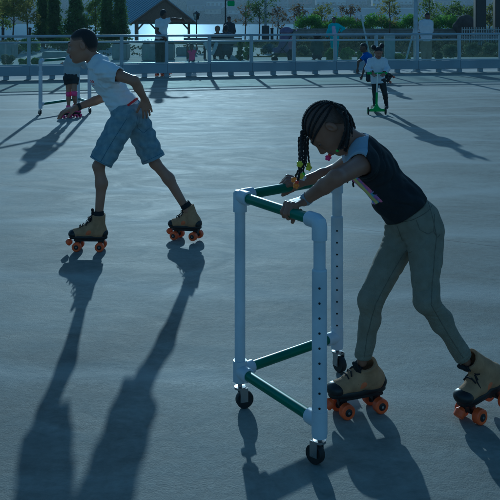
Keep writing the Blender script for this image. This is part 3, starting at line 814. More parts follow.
    braid([(303, 135, -.02), (302, 148, -.03), (302.5, 163, -.03), (301, 174, -.03)], .0047, ['yellow'], 3.42)
    braid([(306, 134, -.02), (306, 150, -.02), (305.5, 166, -.02)], .0045, [], 3.42)
    braid([(335, 104, -.05), (344, 110, -.08), (348, 122, -.09), (348, 134, -.09), (345, 146, -.08)], .0058, [], 3.42)
    braid([(331, 102.5, -.02), (342, 106, -.02), (350, 116, -.03), (352, 128, -.03), (351, 140, -.03)], .0058, [], 3.42)
    braid([(338, 110, -.08), (344, 118, -.09), (345.5, 130, -.09), (342, 142, -.08), (338, 149, -.04)], .0055, ['green'], 3.42)
    braid([(346, 118, .02), (350, 130, .03), (352, 142, .05), (349, 160, .08), (349, 170, .09)], .0055, ['yellow', 'yellow'], 3.42)
    for (x0, y0, d0, x1, y1) in ((334, 103.5, .02, 346, 134), (336, 105, -.05, 349, 138), (339, 107, .05, 352, 140), (341, 110, -.02, 348, 146), (344, 113, -.07, 343, 148), (346, 116, .0, 350, 150), (347, 121, -.05, 346, 151), (344, 108, .03, 353, 134)):
        for jj in (0, 1.7): braid([(x0 - jj * .5, y0 + jj * .6, d0 + jj * .008), (mid(x0, x1, .45) + 3.2, mid(y0, y1, .35), d0 - .01), (x1 + 1.5 - jj, mid(y0, y1, .75), d0 + jj * .01), (x1 - jj * .9, y1 + jj * rnd.uniform(-2, 3), d0 + .01)], .0047, [], 3.42)
    braid([(349, 165, .08), (350, 174, .09), (347, 182, .09)], .0055, [], 3.42)
    braid([(351, 165, .08), (353, 176, .09), (353, 186, .09)], .0055, [], 3.42)
    braid([(340, 140, .05), (334, 148, .06), (331, 153, .06)], .0045, ['red', 'pink'], 3.42)
    braid([(330, 140, .05), (326, 149, .06)], .0040, ['green'], 3.42)
    # top
    PRINT = [BLACK_TEE, GREY_TEE, mat('print_violet', (.42, .20, .55), rough=.8, var=.15, vscale=60), mat('print_yellow', (.75, .68, .20), rough=.8, var=.1), mat('print_pink', (.72, .20, .38), rough=.8, var=.15), mat('print_sky', (.25, .45, .62), rough=.8, var=.15)]
    lineA = P(377, 133, 3.3); lineB = P(366, 152, 3.3)
    fr0, fr1 = P(349, 172, 3.4), P(392, 214, 3.4)
    ax = nrm(fr1 - fr0); L_ = np.linalg.norm(fr1 - fr0)
    def paint(co):
        # grey yoke over the shoulders: everything on the neck side of the seam
        n = V(lineB[2] - lineA[2], 0, -(lineB[0] - lineA[0])); n = nrm(n)
        side = (co - lineA) @ n; ref = (P(350, 140, 3.3) - lineA) @ n
        mi = np.where(side * np.sign(ref) > 0, 1, 0)
        t = (co - fr0) @ ax / L_; perp = (co - fr0) - np.outer((co - fr0) @ ax, ax)
        off = perp @ nrm(V(.7, 0, .7))
        x = np.sin(co[:, 0] * 160 + 2 * np.sin(co[:, 2] * 130)) + np.sin(co[:, 1] * 120 + co[:, 2] * 80)
        inp = (t > .05) & (t < .68) & (off < .018 + .007 * x)
        col = np.where(np.abs(off + .002 + .012 * t) < .006, 3, np.where(x > .7, 4, np.where(x < -.6, 5, 2)))
        col = np.where((off > .012) & (x > -.2), 0, col)
        return np.where(inp & (mi == 0), col, mi)
    tp_ = shirt(root, J, PRINT, .0032, r=.92, sleeve=.16, hem=.42, loose=.012, amp=.005, freq=75, paint=paint, seed=8, slim=.95, name='top', neck_r=.06, thick=.008, creases=True)
    Tt = bvh(tp_); e0 = lineA + (lineA - lineB) * .25; strip(Tt, [e0, lineA, lineB, lineB + (lineB - lineA) * .2], V(0, 1, 0), .0022, BLACK_TEE, tp_)
    tr_ = trousers(root, J, KHAKI, .0032, r=.92, leg=1.93, loose=.006, amp=.0038, wide=-.006, shank=-.010, top=.55, freq=44, seed=2, thick=.009, creases=True)
    T = bvh(tr_); tw = V(0, 1, 0); SEAM = mat('khaki_seam', (.16, .145, .11), rough=.9, var=.2, vscale=60)
    h, k, an = J['hipL'], J['knL'], J['anL']
    strip(T, [P(431, 205, 3.3), h + V(.03, 0, .0), mid(h, k, .5) + V(.018, 0, 0), k + V(.008, 0, 0), mid(k, an, .5), mid(k, an, .9)], tw, .0013, SEAM, tr_)
    h, k, an = J['hipR'], J['knR'], J['anR']
    strip(T, [mid(h, k, .12) + V(.02, 0, 0), mid(h, k, .5) + V(.012, 0, 0), k + V(.01, 0, 0), mid(k, an, .5), mid(k, an, .9)], tw, .0013, SEAM, tr_)
    strip(T, [P(391, 228, 3.3), P(399, 226.5, 3.3), P(412, 222, 3.3), P(428, 213, 3.3), P(438, 206, 3.3)], tw, .0013, SEAM, tr_, 'waist_seam')
    strip(T, [P(399, 228, 3.3), P(403, 238, 3.3), P(407, 248, 3.3)], tw, .0016, SEAM, tr_, 'fly_seam')
    strip(T, [P(417, 221, 3.3), P(420, 230, 3.3), P(428, 234, 3.3), P(434, 231, 3.3)], tw, .0013, SEAM, tr_, 'pocket_edge')
    strip(T, [P(436, 216, 3.3), P(434, 232, 3.3), P(438, 238, 3.3), P(443, 234, 3.3)], tw, .0013, SEAM, tr_, 'pocket_edge')
    # waistband with belt loops
    band(root, mid(gl[0][0], J['elL'], .1), J['elL'] - J['wrL'], .0232, .016, mat('grey_wristband', (.25, .27, .3), rough=.5), 'wristband')
    skate(root, V(P(359, 413, 3.42)[0], 3.43, 0), V(-.92, -.36, 0), sc=.95, shaft=P(365.5, 362, 3.42), vox=.003)
    skate(root, V(P(484, 410, 3.40)[0], 3.40, 0), V(-.82, -.57, 0), sc=.97, shaft=P(467.5, 358, 3.365), pitch=.16, vox=.003)
    return J
GJ = girl()
# ================================================================== the small figures
NAVY = mat('navy_cloth', (.03, .045, .07), rough=.9, var=.2, vscale=30)
BLUE_TEE = mat('royal_blue_cotton', (.02, .09, .42), rough=.85, var=.1, vscale=20)
BLACK_LEG = mat('black_leggings', (.012, .013, .016), rough=.7, var=.2)
OLIVE = mat('olive_trousers', (.035, .040, .030), rough=.9, var=.2)
KHAKI2 = mat('khaki_trousers', (.26, .23, .16), rough=.9, var=.1)
CYAN = mat('cyan_jacket', (.10, .42, .46), rough=.8, var=.1)
LAV = mat('lavender_top', (.50, .40, .55), rough=.85, var=.08)
MAGENTA = mat('magenta_cotton', (.50, .04, .20), rough=.85, var=.1)
MAUVE = mat('dusty_pink_top', (.34, .22, .30), rough=.85, var=.1)
DARKGREY = mat('charcoal_cloth', (.03, .033, .04), rough=.9, var=.2)
SHOE_W = mat('white_shoe', (.6, .6, .6), rough=.6, var=.05)
def fig(label, D, j, r, hf=(0, -1, 0), hu=(0, 0, 1), dd=None, skin=SKIN_DARK, top=None, bot=None, sleeve=.5, leg=1.95, hsc=None, vox=.008, shoes=None, fwd=None, hair=True, hems=.8, group=None, wide=0., face=True, curl=(20, 30, 20)):
    """j: joint -> pixel; dd: joint -> metres nearer (-) or farther (+)"""
    dd = dd or {}
    J = {k: P(v[0], v[1], D + dd.get(k, 0)) for k, v in j.items()}
    J['hf'] = nrm(hf); J['hu'] = nrm(hu)
    root = thing('person', label, 'person', (J['pelvis'][0], J['pelvis'][1], 0), group)
    hsc = hsc or (.86 + .14 * min(r, 1.3))
    hands = []
    for q in 'LR':
        a = nrm(J['wr' + q] - J['el' + q]); n = V(0, 1, .3) if abs(a[1]) < .7 else V(0, 0, 1)
        hands.append(((J['wr' + q], a, n), dict(sc=.85 * r, left=q == 'L', curl=curl, fr=vox * .95, k=.001)))
    body(root, J, skin, vox, r=r, hsc=hsc, hands=hands, slim=.92, tr=.88, lr=.88, face=face)
    if hair: hair_cap(root, J['head'], J['hf'], J['hu'], hsc, .008, vox * .8, nape=-.04)
    if top: shirt(root, J, top, vox * .8, r=r, sleeve=sleeve, hem=hems, loose=.014 if hems <= 1.1 else .027, amp=.006, freq=34, thick=vox * 1.3, tight=.060 if sleeve <= 1 else .052)
    if bot: trousers(root, J, bot, vox * .8, r=r, leg=leg, loose=.010, amp=.005, top=.7, thick=vox * 1.3, name='trousers' if leg > 1 else 'shorts', wide=wide)
    if shoes is not None:
        for q in 'LR': simple_shoe(root, J['an' + q], fwd if fwd is not None else hf, r, shoes)
    return root, J

# girl on the scooter
D = 14.3
root, J = fig('small girl with two hair puffs and white top riding a green scooter', D,
    dict(head=(378.5, 52.5), neck=(377.5, 59), shL=(384, 61.5), elL=(387.2, 69), wrL=(384, 73), shR=(371, 61.5), elR=(367.5, 69), wrR=(372.5, 73),
         chest=(377.5, 64), waist=(377.5, 73), pelvis=(378, 79), hipL=(382, 81), knL=(385, 94), anL=(386.5, 105), hipR=(375, 81), knR=(375, 95), anR=(375, 106)),
    .80, hf=(-.05, -1, -.25), hu=(-.02, -.25, 1), dd=dict(elL=-.08, wrL=-.25, elR=-.08, wrR=-.25, anL=.16, knL=-.02, anR=-.04, head=-.05), skin=SKIN,
    top=mat('white_long_sleeve', (.72, .72, .76), rough=.9, var=.05, vscale=30), bot=BLACK_LEG, sleeve=1.9, vox=.006, shoes=BLACK_LEG, hems=1.7, wide=-.01, curl=(50, 60, 40), hsc=.82)
for e, sx in ((1, 382), (-1, 373.6)):
    m = Sdf(); c = P(sx, 46.0 if e > 0 else 47.4, D - .03); rr = random.Random(e + 5)
    m.ell(c, (.040, .038, .038), k=.01)
    for i in range(14): d = nrm([rr.gauss(0, 1) for _ in range(3)]); m.ell(c + d * .028, (.016, .016, .016), k=.006)
    link('hair_puff', m.mesh('hair_puff', .006), HAIR, root)
GRN = mat('green_scooter', (.03, .42, .05), rough=.6, var=.08)
GREYP = mat('silver_tube', (.55, .57, .6), rough=.3, metal=.8, var=.05)
sc_ = thing('kick_scooter', 'green three-wheeled kick scooter under the small girl with hair puffs', 'scooter', (P(377, 110, D - .2)[0], D - .2, 0))
bx, by = P(376.8, 110, D - .3)[0], D - .3
bx2 = bx + .02
m = MB(); m.tube([V(bx - .006, by, .09), V(bx + .004, by + .02, .34)], .017, 12); m.build('lower_stem', GRN, sc_)
m = MB(); m.tube([V(bx + .004, by + .02, .33), V(bx + .014, by + .04, .635)], .013, 12); m.build('upper_stem', GREYP, sc_)
m = MB(); m.tube([V(bx - .135, by + .05, .635), V(bx + .16, by + .04, .640)], .012, 10); hb = m.build('handlebar', GRN, sc_)
for e in (-1, 1):
    m = MB(); m.tube([V(bx + .012 + e * .085, by + .045, .637), V(bx + .012 + e * .155, by + .045, .637)], .0175, 12); m.build('grip', GRN, hb)
S = Sdf(); S.cap(V(bx, by + .02, .075), V(bx + .02, by + .52, .055), .05, .045, k=.02, flat=(V(1, 0, 0), 1.0)); S.cap(V(bx - .10, by, .062), V(bx + .10, by, .062), .026, k=.04); S.cap(V(bx, by, .06), V(bx - .004, by, .14), .032, .026, k=.03)
def post(g, X, Y, Z): return np.maximum(g, np.maximum(Z - .105 - .06 * (np.abs(Y - by) < .045), .045 - Z))
dk_ = S.mesh('deck', .006, post=post); link('deck', dk_, [GRN, mat('deck_grip', (.02, .05, .022), rough=.95, spec=.1)], sc_); paint_faces(dk_, lambda q: (q[:, 1] > by + .06).astype(int))
for (x, y, rw) in ((bx - .135, by, .058), (bx + .135, by, .058), (bx + .02, by + .53, .042)):
    m = MB(); m.lathe(V(x - .012, y, rw), (1, 0, 0), [(0, rw * .6), (0, rw * .93), (.004, rw), (.020, rw), (.024, rw * .93), (.024, rw * .6)], 22); wv = m.build('wheel', RUBBER, sc_)
    m = MB(); m.lathe(V(x - .014, y, rw), (1, 0, 0), [(0, rw * .5), (.028, rw * .5)], 16); m.build('hub', GRN, wv)

# boy in blue stooping by the fence
D = 20.6
root, J = fig('child in royal blue shirt stooping low beside the fence', D,
    dict(head=(363.5, 47.5), neck=(365.5, 53.5), shL=(364.5, 57), elL=(358.5, 61.5), wrL=(357.5, 69), shR=(369.5, 56), elR=(364.5, 68), wrR=(362, 76),
         chest=(368, 58.5), waist=(370.5, 65), pelvis=(371.5, 69), hipL=(369.5, 70.5), knL=(368.5, 79.5), anL=(379, 79.5), hipR=(373, 70.5), knR=(373, 79), anR=(389.5, 76)),
    .92, hf=(-1, -.25, -.1), hu=(-.15, 0, 1), dd=dict(shL=-.12, elL=-.2, wrL=-.2, shR=.1, elR=.15, wrR=.1, hipL=-.1, hipR=.1, knL=-.1, anL=.25, knR=.12, anR=.15), skin=SKIN_DARK,
    top=BLUE_TEE, bot=BLACK_LEG, sleeve=.6, vox=.008, hems=.9, hsc=.9)
skate(root, V(P(384, 80, D)[0], D + .28, 0), V(-.95, .1, 0), sc=.80, vox=.007, full=False, pitch=.9, boot=BLACKP)
skate(root, V(P(394, 82, D)[0], D + .10, .0), V(-.95, .1, 0), sc=.92, vox=.007, full=False, pitch=1.0, boot=BLACKP)

# man on skates with outstretched arm
D = 23.3
root, J = fig('man in white t-shirt and dark trousers skating by the fence, arm stretched out', D,
    dict(head=(163.5, 13.8), neck=(162.5, 20), shL=(158, 22), elL=(156.5, 31), wrL=(164, 38), shR=(167, 21), elR=(173, 18.8), wrR=(180, 19.3),
         chest=(162, 25), waist=(161.5, 35), pelvis=(161, 40), hipL=(158.8, 42), knL=(158.2, 55), anL=(158.3, 67.5), hipR=(163.3, 42), knR=(163, 55), anR=(161.5, 67)),
    1.2, hf=(.75, .6, -.1), hu=(0, 0, 1), dd=dict(elL=-.1, wrL=-.25, elR=.1, wrR=.1, knR=.1, anR=.18, shL=-.1, shR=.1), skin=SKIN_DARK, top=mat('white_tee_man', (.74, .75, .78), rough=.9, var=.05), bot=OLIVE, sleeve=.6, leg=1.97, vox=.009, hems=.9, hsc=.98)
skate(root, V(P(158.5, 76, D)[0] + .04, D, 0), V(.8, -.3, 0), sc=1.15, vox=.008, full=False, shaft=J['anL'] + V(0, 0, .05))
skate(root, V(P(162, 76, D)[0] + .06, D + .24, 0), V(.9, .2, 0), sc=1.15, vox=.008, full=False, shaft=J['anR'] + V(0, 0, .05))

# little girl with pink skates in the small walker
D = 13.55
LG = mat('pale_grey_sleeve', (.42, .44, .46), rough=.9, var=.05)
root, J = fig('small child in grey top, black shorts and pink knee pads on pink skates', D,
    dict(head=(76, 49.5), neck=(74.5, 56.5), shL=(80, 59), elL=(84, 66), wrL=(84.5, 62.5), shR=(69, 59), elR=(67, 66), wrR=(64.5, 63),
         chest=(73.5, 62), waist=(72, 71), pelvis=(71, 77.5), hipL=(74, 79.5), knL=(74.3, 93.5), anL=(75.5, 106), hipR=(68.5, 79.5), knR=(68.8, 94), anR=(68.5, 107)),
    .86, hf=(-.3, -1, -.1), hu=(0, 0, 1), dd=dict(elL=.1, wrL=.35, elR=.05, wrR=.25, knL=-.05, anL=.1), skin=SKIN_MID, top=LG, bot=BLACK_LEG, sleeve=1.8, leg=.35, vox=.006, hems=1.0, hsc=.85, wide=-.004)
for q in 'LR':
    S = Sdf(); k_ = J['kn' + q]; S.cap(k_ + V(0, 0, .028), k_ - V(0, 0, .028), .046, .044); S.cyl(k_ + V(0, 0, .035), (0, 0, 1), .1, .1); S.cyl(k_ - V(0, 0, .035), (0, 0, -1), .1, .1)
    S.ell(k_ + V(0, -.04, 0), (.028, .02, .034), k=.01); link('knee_pad', S.mesh('knee_pad', .006), PINK, root)
skate(root, V(P(74.5, 114, D)[0], D + .08, 0), V(.85, -.5, 0), sc=.80, vox=.006, full=False, boot=PINK, wheel=PINK, shaft=J['anL'] + V(0, 0, .03))
skate(root, V(P(66.5, 116, D)[0], D - .05, 0), V(-.65, -.8, 0), sc=.80, vox=.006, full=False, boot=PINK, wheel=PINK, shaft=J['anR'] + V(0, 0, .03))
a_, b_, c_ = P(78.5, 113, 14.9), P(40.5, 113, 13.95), P(89.5, 113, 14.25)
pipe_walker('white pipe skate walker with green rails around the child on pink skates', (a_[0], 14.9), (b_[0], 13.95), (c_[0], 14.25), .84, .165, 'white and green pipe skate walkers', pr=.024, holes=False)

# toddler at the glass
fig('toddler in magenta shirt with both arms raised against the fence glass', 25.1,
    dict(head=(191.5, 46.5), neck=(192, 50.3), shL=(195, 51.6), elL=(197, 49), wrL=(196.8, 45.5), shR=(189, 51.6), elR=(187.3, 49), wrR=(187.8, 45.5),
         chest=(192, 53.5), waist=(192, 58.5), pelvis=(192, 61), hipL=(193.5, 62), knL=(194, 67.2), anL=(194.2, 71.8), hipR=(190.5, 62), knR=(190.5, 67.2), anR=(190.4, 71.8)),
    .66, hf=(0, -1, .0), dd=dict(wrL=-.12, wrR=-.12, elL=-.05, elR=-.05), top=MAGENTA, bot=NAVY, sleeve=.5, vox=.008, shoes=DARKGREY, hsc=.80, skin=SKIN_DARK)

# man in white shirt behind the fence
fig('man in long white shirt and khaki trousers standing behind the fence by the tall pole', 28.0,
    dict(head=(427.5, 15.8), neck=(426.3, 21), shL=(430.5, 23), elL=(431, 32), wrL=(430, 40), shR=(421.5, 23), elR=(420.5, 32), wrR=(420.8, 40),
         chest=(426, 26), waist=(426, 35), pelvis=(426, 40), hipL=(428.5, 42), knL=(428.8, 53), anL=(429.2, 64.2), hipR=(423.5, 42), knR=(423.8, 53), anR=(424, 64.2)),
    1.18, hf=(.7, -.7, -.15), top=mat('white_shirt_far', (.58, .60, .66), rough=.9, var=.05), bot=KHAKI2, sleeve=.7, vox=.010, shoes=DARKGREY, hems=1.25, hsc=.93, skin=SKIN_DARK, wide=.01)
# woman in cyan jacket, hand on hip
rw, Jw = fig('young woman in cyan jacket and trousers with one hand on her hip beyond the fence', 30.0,
    dict(head=(334, 19.8), neck=(334, 24), shL=(338.3, 25.8), elL=(343.5, 28.5), wrL=(339.5, 32.5), shR=(330.3, 26), elR=(328, 32), wrR=(326.5, 38),
         chest=(334.5, 28.5), waist=(334.5, 35), pelvis=(334.8, 39.5), hipL=(336.5, 41), knL=(336.3, 51.5), anL=(336, 61.3), hipR=(332.8, 41), knR=(333.2, 51.5), anR=(334, 61.3)),
    1.1, hf=(-.3, -1, -.05), dd=dict(elL=.1, wrR=-.1), top=CYAN, bot=CYAN, sleeve=1.85, vox=.011, shoes=SHOE_W, hsc=.86, skin=SKIN_DARK, wide=-.004)
S = Sdf(); S.cap(Jw['neck'] + V(-.02, -.085, -.10), Jw['waist'] + V(0, -.085, -.02), .045, .05, k=.03, flat=(V(1, 0, 0), 1.5)); link('inner_top', S.mesh('inner_top', .010), LAV, rw)
# the pair on the bench and the man with a cap
BD = 33.0
for (lab, x, y, cm, h2) in (('person with light brown hair sitting on the bench, back to the rink', 217.5, 29.3, DARKGREY, False), ('broad person in dark clothes sitting on the bench, right of the brown haired one', 226, 28.3, NAVY, True)):
    d_ = BD
    r_, J_ = fig(lab, d_, dict(head=(x, y), neck=(x, y + 5.2), shL=(x - 5, y + 7), elL=(x - 6.2, y + 15), wrL=(x - 3, y + 19), shR=(x + 5, y + 7), elR=(x + 6.2, y + 15), wrR=(x + 3, y + 19),
        chest=(x, y + 10.5), waist=(x, y + 19), pelvis=(x, y + 23), hipL=(x - 2.6, y + 24), knL=(x - 3, y + 23.5), anL=(x - 3, 57), hipR=(x + 2.6, y + 24), knR=(x + 3, y + 23.5), anR=(x + 3, 57)),
        1.3, hf=(0, 1, -.05), dd=dict(knL=.45, knR=.45, anL=.5, anR=.5, wrL=.3, wrR=.3), top=cm, bot=DARKGREY, sleeve=1.8, vox=.012, shoes=DARKGREY, hsc=1.12, face=False, hair=h2, skin=SKIN_DARK)
    if not h2:
        hair_cap(r_, J_['head'], J_['hf'], J_['hu'], 1.15, .016, .010, material=mat('light_brown_hair', (.20, .13, .08), rough=.7, var=.2, vscale=40), line=(.05, .02), nape=-.09)
r_, J_ = fig('man in black cap and dark jacket standing in front of the bench', 36.5,
    dict(head=(229, 19), neck=(229, 23), shL=(225.3, 25), elL=(223.8, 31), wrL=(225, 37), shR=(233, 25), elR=(234.6, 31), wrR=(233.6, 37),
         chest=(229, 28), waist=(229, 36), pelvis=(229, 40), hipL=(227, 41), knL=(226.8, 48), anL=(226.8, 52.8), hipR=(231, 41), knR=(231.2, 48), anR=(231.2, 52.8)),
    1.25, hf=(-.2, 1, 0), top=DARKGREY, bot=NAVY, sleeve=1.85, vox=.012, shoes=DARKGREY, hsc=1.0, face=False, hair=False, skin=SKIN_DARK)
S = Sdf(); c = J_['head']; S.ell(c + V(0, -.012, .035), (.086, .105, .082)); S.ell(c + V(-.02, .10, .045), (.07, .075, .010), k=.01)
def post(g, X, Y, Z): return np.maximum(g, c[2] + .030 - Z)
link('cap', S.mesh('cap', .010, post=post), BLACK_LEG, r_)
# grown-up with a pushchair and someone low beside the path
fig('person in dusty pink top beside the pushchair, seen through the fence glass', 31.0,
    dict(head=(290.5, 33.5), neck=(290.5, 37.5), shL=(294, 39.2), elL=(295.5, 44), wrL=(297, 48), shR=(287, 39.2), elR=(285.5, 45), wrR=(285.2, 50),
         chest=(290.5, 41), waist=(290.5, 47), pelvis=(290.5, 50), hipL=(292, 51), knL=(292.2, 56), anL=(292.2, 59.6), hipR=(289, 51), knR=(289, 56), anR=(289, 59.6)),
    .95, hf=(.8, -.5, -.2), top=MAUVE, bot=DARKGREY, sleeve=.8, vox=.011, shoes=DARKGREY, hsc=.85, skin=SKIN_DARK)
x, y = 317, 37.5
r_, J_ = fig('person with big dark curly hair sitting low beyond the fence, nearest the pushchair', 32.0, dict(head=(x, y), neck=(x, y + 4.4), shL=(x - 4.4, y + 6), elL=(x - 5.5, y + 12), wrL=(x - 3, y + 16), shR=(x + 4.4, y + 6), elR=(x + 5.5, y + 12), wrR=(x + 3, y + 16),
        chest=(x, y + 9), waist=(x, y + 15), pelvis=(x, y + 18), hipL=(x - 2.4, y + 19), knL=(x - 3, y + 15), anL=(x - 3, 58.5), hipR=(x + 2.4, y + 19), knR=(x + 3, y + 15), anR=(x + 3, 58.5)),
        1.1, hf=(-.4, 1, 0), dd=dict(knL=.4, knR=.4, anL=.5, anR=.5, wrL=.3, wrR=.3), top=mat('moss_jacket', (.06, .08, .06), rough=.9, var=.2), bot=DARKGREY, sleeve=1.8, vox=.012, shoes=DARKGREY, hsc=.95, face=False, hair=False, skin=SKIN_DARK)
S = Sdf(); c = J_['head'] + V(0, -.01, .03); rr = random.Random(11); S.ell(c, (.13, .12, .12))
for i in range(40): d = nrm([rr.gauss(0, 1) for _ in range(3)]); S.ell(c + d * .11, (.04, .04, .04), k=.01)
def post(g, X, Y, Z): return np.maximum(g, np.minimum(c[2] - .06 - Z, (c[1] + .03) - Y))
link('hair', S.mesh('hair', .012), HAIR, r_)
# ================================================================== ground, water, far shore
def gz(y):
    """height of the land y metres away"""
    if y < 60: return 0.0
    if y < 70: return -1.3 * (y - 60) / 10
    if y < 100: return -1.3
    if y < 106: return -1.3 - 2.4 * (y - 100) / 6
    return -3.7
def concrete():
    m = bpy.data.materials.new('brushed_concrete'); m.use_nodes = True
    nt = m.node_tree; N = nt.nodes; L = nt.links; b = N['Principled BSDF']
    tc = N.new('ShaderNodeTexCoord')
    def noise(scale, det, vec=None, dist=0.0, rough=.5):
        n = N.new('ShaderNodeTexNoise'); n.inputs['Scale'].default_value = scale; n.inputs['Detail'].default_value = det
        n.inputs['Distortion'].default_value = dist; n.inputs['Roughness'].default_value = rough
        L.new(vec or tc.outputs['Object'], n.inputs['Vector']); return n.outputs['Fac']
    def mth(op, a, b_, clamp=False):
        q = N.new('ShaderNodeMath'); q.operation = op; q.use_clamp = clamp
        for i, v in enumerate((a, b_)):
            if isinstance(v, (int, float)): q.inputs[i].default_value = v
            else: L.new(v, q.inputs[i])
        return q.outputs[0]
    mp = N.new('ShaderNodeMapping'); mp.inputs['Scale'].default_value = (.9, 1.5, 1); mp.inputs['Rotation'].default_value = (0, 0, .25); L.new(tc.outputs['Object'], mp.inputs[0])
    big = noise(.35, 4, mp.outputs[0], .8)
    sw = noise(1.6, 6, mp.outputs[0], 2.2, .62)      # trowel swirls
    fine = noise(22, 8, None, .3, .7); grit = noise(160, 3)
    v = mth('ADD', mth('MULTIPLY', big, .45), mth('ADD', mth('MULTIPLY', sw, .35), mth('MULTIPLY', fine, .20)))
    cr = N.new('ShaderNodeValToRGB'); e = cr.color_ramp.elements
    e[0].position = .40; e[0].color = (.125, .130, .112, 1); e[1].position = .61; e[1].color = (.350, .355, .315, 1)
    L.new(v, cr.inputs[0])
    wv = N.new('ShaderNodeTexWave'); wv.wave_type = 'RINGS'; wv.inputs['Scale'].default_value = .22; wv.inputs['Distortion'].default_value = 9; wv.inputs['Detail'].default_value = 5; wv.inputs['Detail Scale'].default_value = .8; L.new(tc.outputs['Object'], wv.inputs['Vector'])
    scuff = mth('MULTIPLY', mth('POWER', wv.outputs['Fac'], 14), mth('MULTIPLY', noise(.9, 3), 1.0))
    dirt = mth('MULTIPLY', mth('MULTIPLY', mth('SUBTRACT', noise(.55, 9, None, 1.2, .68), .52, False), 5.5, True), .75)
    # hairline streaks of wear and joints sawn into the slab
    sep = N.new('ShaderNodeSeparateXYZ'); rot = N.new('ShaderNodeMapping'); rot.inputs['Rotation'].default_value = (0, 0, math.radians(30)); L.new(tc.outputs['Object'], rot.inputs[0]); L.new(rot.outputs[0], sep.inputs[0])
    def joint(ax, off, per):
        q = mth('ABSOLUTE', mth('SUBTRACT', mth('FRACT', mth('ADD', mth('DIVIDE', sep.outputs[ax], per), off), 0), .5), 0)
        return mth('LESS_THAN', q, .006 / per * 1.0)
    j = joint(1, .212, 4.6)
    # scattered dark spots (gum, tyre rub)
    wv2 = N.new('ShaderNodeTexWave'); wv2.wave_type = 'RINGS'; wv2.inputs['Scale'].default_value = .35; wv2.inputs['Distortion'].default_value = 14; wv2.inputs['Detail'].default_value = 3; wv2.inputs['Detail Scale'].default_value = .5; wv2.inputs['Phase Offset'].default_value = 2.0; L.new(tc.outputs['Object'], wv2.inputs['Vector'])
    rub = mth('MULTIPLY', mth('POWER', wv2.outputs['Fac'], 60), mth('MULTIPLY', mth('SUBTRACT', noise(.7, 5), .45), 3.0, True))
    vo = N.new('ShaderNodeTexVoronoi'); vo.inputs['Scale'].default_value = 1.4; L.new(tc.outputs['Object'], vo.inputs['Vector'])
    spot = mth('LESS_THAN', vo.outputs['Distance'], .022)
    mx = N.new('ShaderNodeMixRGB'); mx.blend_type = 'MIX'; mx.inputs[2].default_value = (.06, .06, .06, 1)
    L.new(mth('MAXIMUM', mth('MAXIMUM', mth('MULTIPLY', j, .8), mth('MULTIPLY', spot, .5)), mth('MULTIPLY', rub, .4)), mx.inputs[0]); 
    m1 = N.new('ShaderNodeMixRGB'); m1.inputs[2].default_value = (.11, .12, .11, 1); L.new(dirt, m1.inputs[0]); L.new(cr.outputs[0], m1.inputs[1])
    m2 = N.new('ShaderNodeMixRGB'); m2.inputs[2].default_value = (.42, .43, .40, 1); L.new(scuff, m2.inputs[0]); L.new(m1.outputs[0], m2.inputs[1])
    L.new(m2.outputs[0], mx.inputs[1]); L.new(mx.outputs[0], b.inputs['Base Color'])
    rr = N.new('ShaderNodeMapRange'); rr.inputs['To Min'].default_value = .62; rr.inputs['To Max'].default_value = .92; L.new(sw, rr.inputs[0]); L.new(rr.outputs[0], b.inputs['Roughness'])
    b.inputs['Specular IOR Level'].default_value = .25
    bp = N.new('ShaderNodeBump'); bp.inputs['Strength'].default_value = .6; bp.inputs['Distance'].default_value = .005
    hh = mth('ADD', mth('MULTIPLY', grit, .34), mth('ADD', mth('MULTIPLY', fine, .6), mth('MULTIPLY', sw, .6)))
    hh = mth('SUBTRACT', hh, mth('MULTIPLY', j, 1.2))
    L.new(hh, bp.inputs['Height']); L.new(bp.outputs[0], b.inputs['Normal'])
    return m
def sheet(name, xs, ys, zf, material, kind='structure'):
    v = [(x, y, zf(x, y)) for y in ys for x in xs]; n = len(xs)
    f = [(j * n + i, j * n + i + 1, (j + 1) * n + i + 1, (j + 1) * n + i) for j in range(len(ys) - 1) for i in range(n - 1)]
    return tag(link(name, mesh_np(name, v, f), material), kind=kind)
# line of the fence: pixel x -> distance
FX = [-40, 0, 120, 250, 370, 500, 560]; FY = [81.0, 80.0, 77.5, 75.0, 72.8, 71.4, 70.8]
def fence_pt(x):
    D = F * CAMH / (np.interp(x, FX, FY) - HOR); return V((x - 250) * D / F, D, 0)
front = [fence_pt(x) for x in np.linspace(-40, 560, 25)]
vs = [(p[0], p[1] + .12, 0) for p in front]
# the rink: bounded by the fence
far_l, far_r = vs[0], vs[-1]
vv = [(-14, -12, 0), (16, -12, 0), (16, far_r[1] + .4, 0)] + list(reversed(vs)) + [(-14, far_l[1] - 1.4, 0)]
me = bpy.data.meshes.new('rink_floor'); me.from_pydata(vv, [], [tuple(range(len(vv)))]); me.update()
tag(link('rink_floor', me, concrete()), kind='structure')
GROUND = mat('dry_lawn', (.045, .06, .025), col2=(.12, .12, .06), spec=.0, rough=1.0, vscale=.8, bump=.6, bscale=12, detail=8)
sheet('ground', [-900, -300, -60, -20, 0, 20, 60, 300, 900], [-60, 0, 20, 40, 55, 60, 63, 66, 70, 80, 100, 103, 106, 125], lambda x, y: gz(y) - .012, GROUND)
PAVE = mat('pale_paving', (.42, .42, .40), rough=.95, spec=.1, var=.12, vscale=2.2, bump=.3, bscale=30)
sheet('plaza_path', np.linspace(-30, 30, 7), [19.0, 22, 26, 30, 34.5], lambda x, y: -.006, PAVE)
me = bpy.data.meshes.new('plaza_path'); pts = [(-9, 34.5), (-1.2, 34.5), (.8, 36), (1.5, 44), (-4, 52), (-12, 58), (-16, 58), (-11, 44)]
me.from_pydata([(x, y, -.004) for x, y in pts], [], [tuple(range(len(pts)))]); tag(link('footpath', me, PAVE), kind='structure')
me = bpy.data.meshes.new('side_path'); pts = [(4, 38.5), (30, 37.0), (30, 39.2), (4.5, 40.2)]
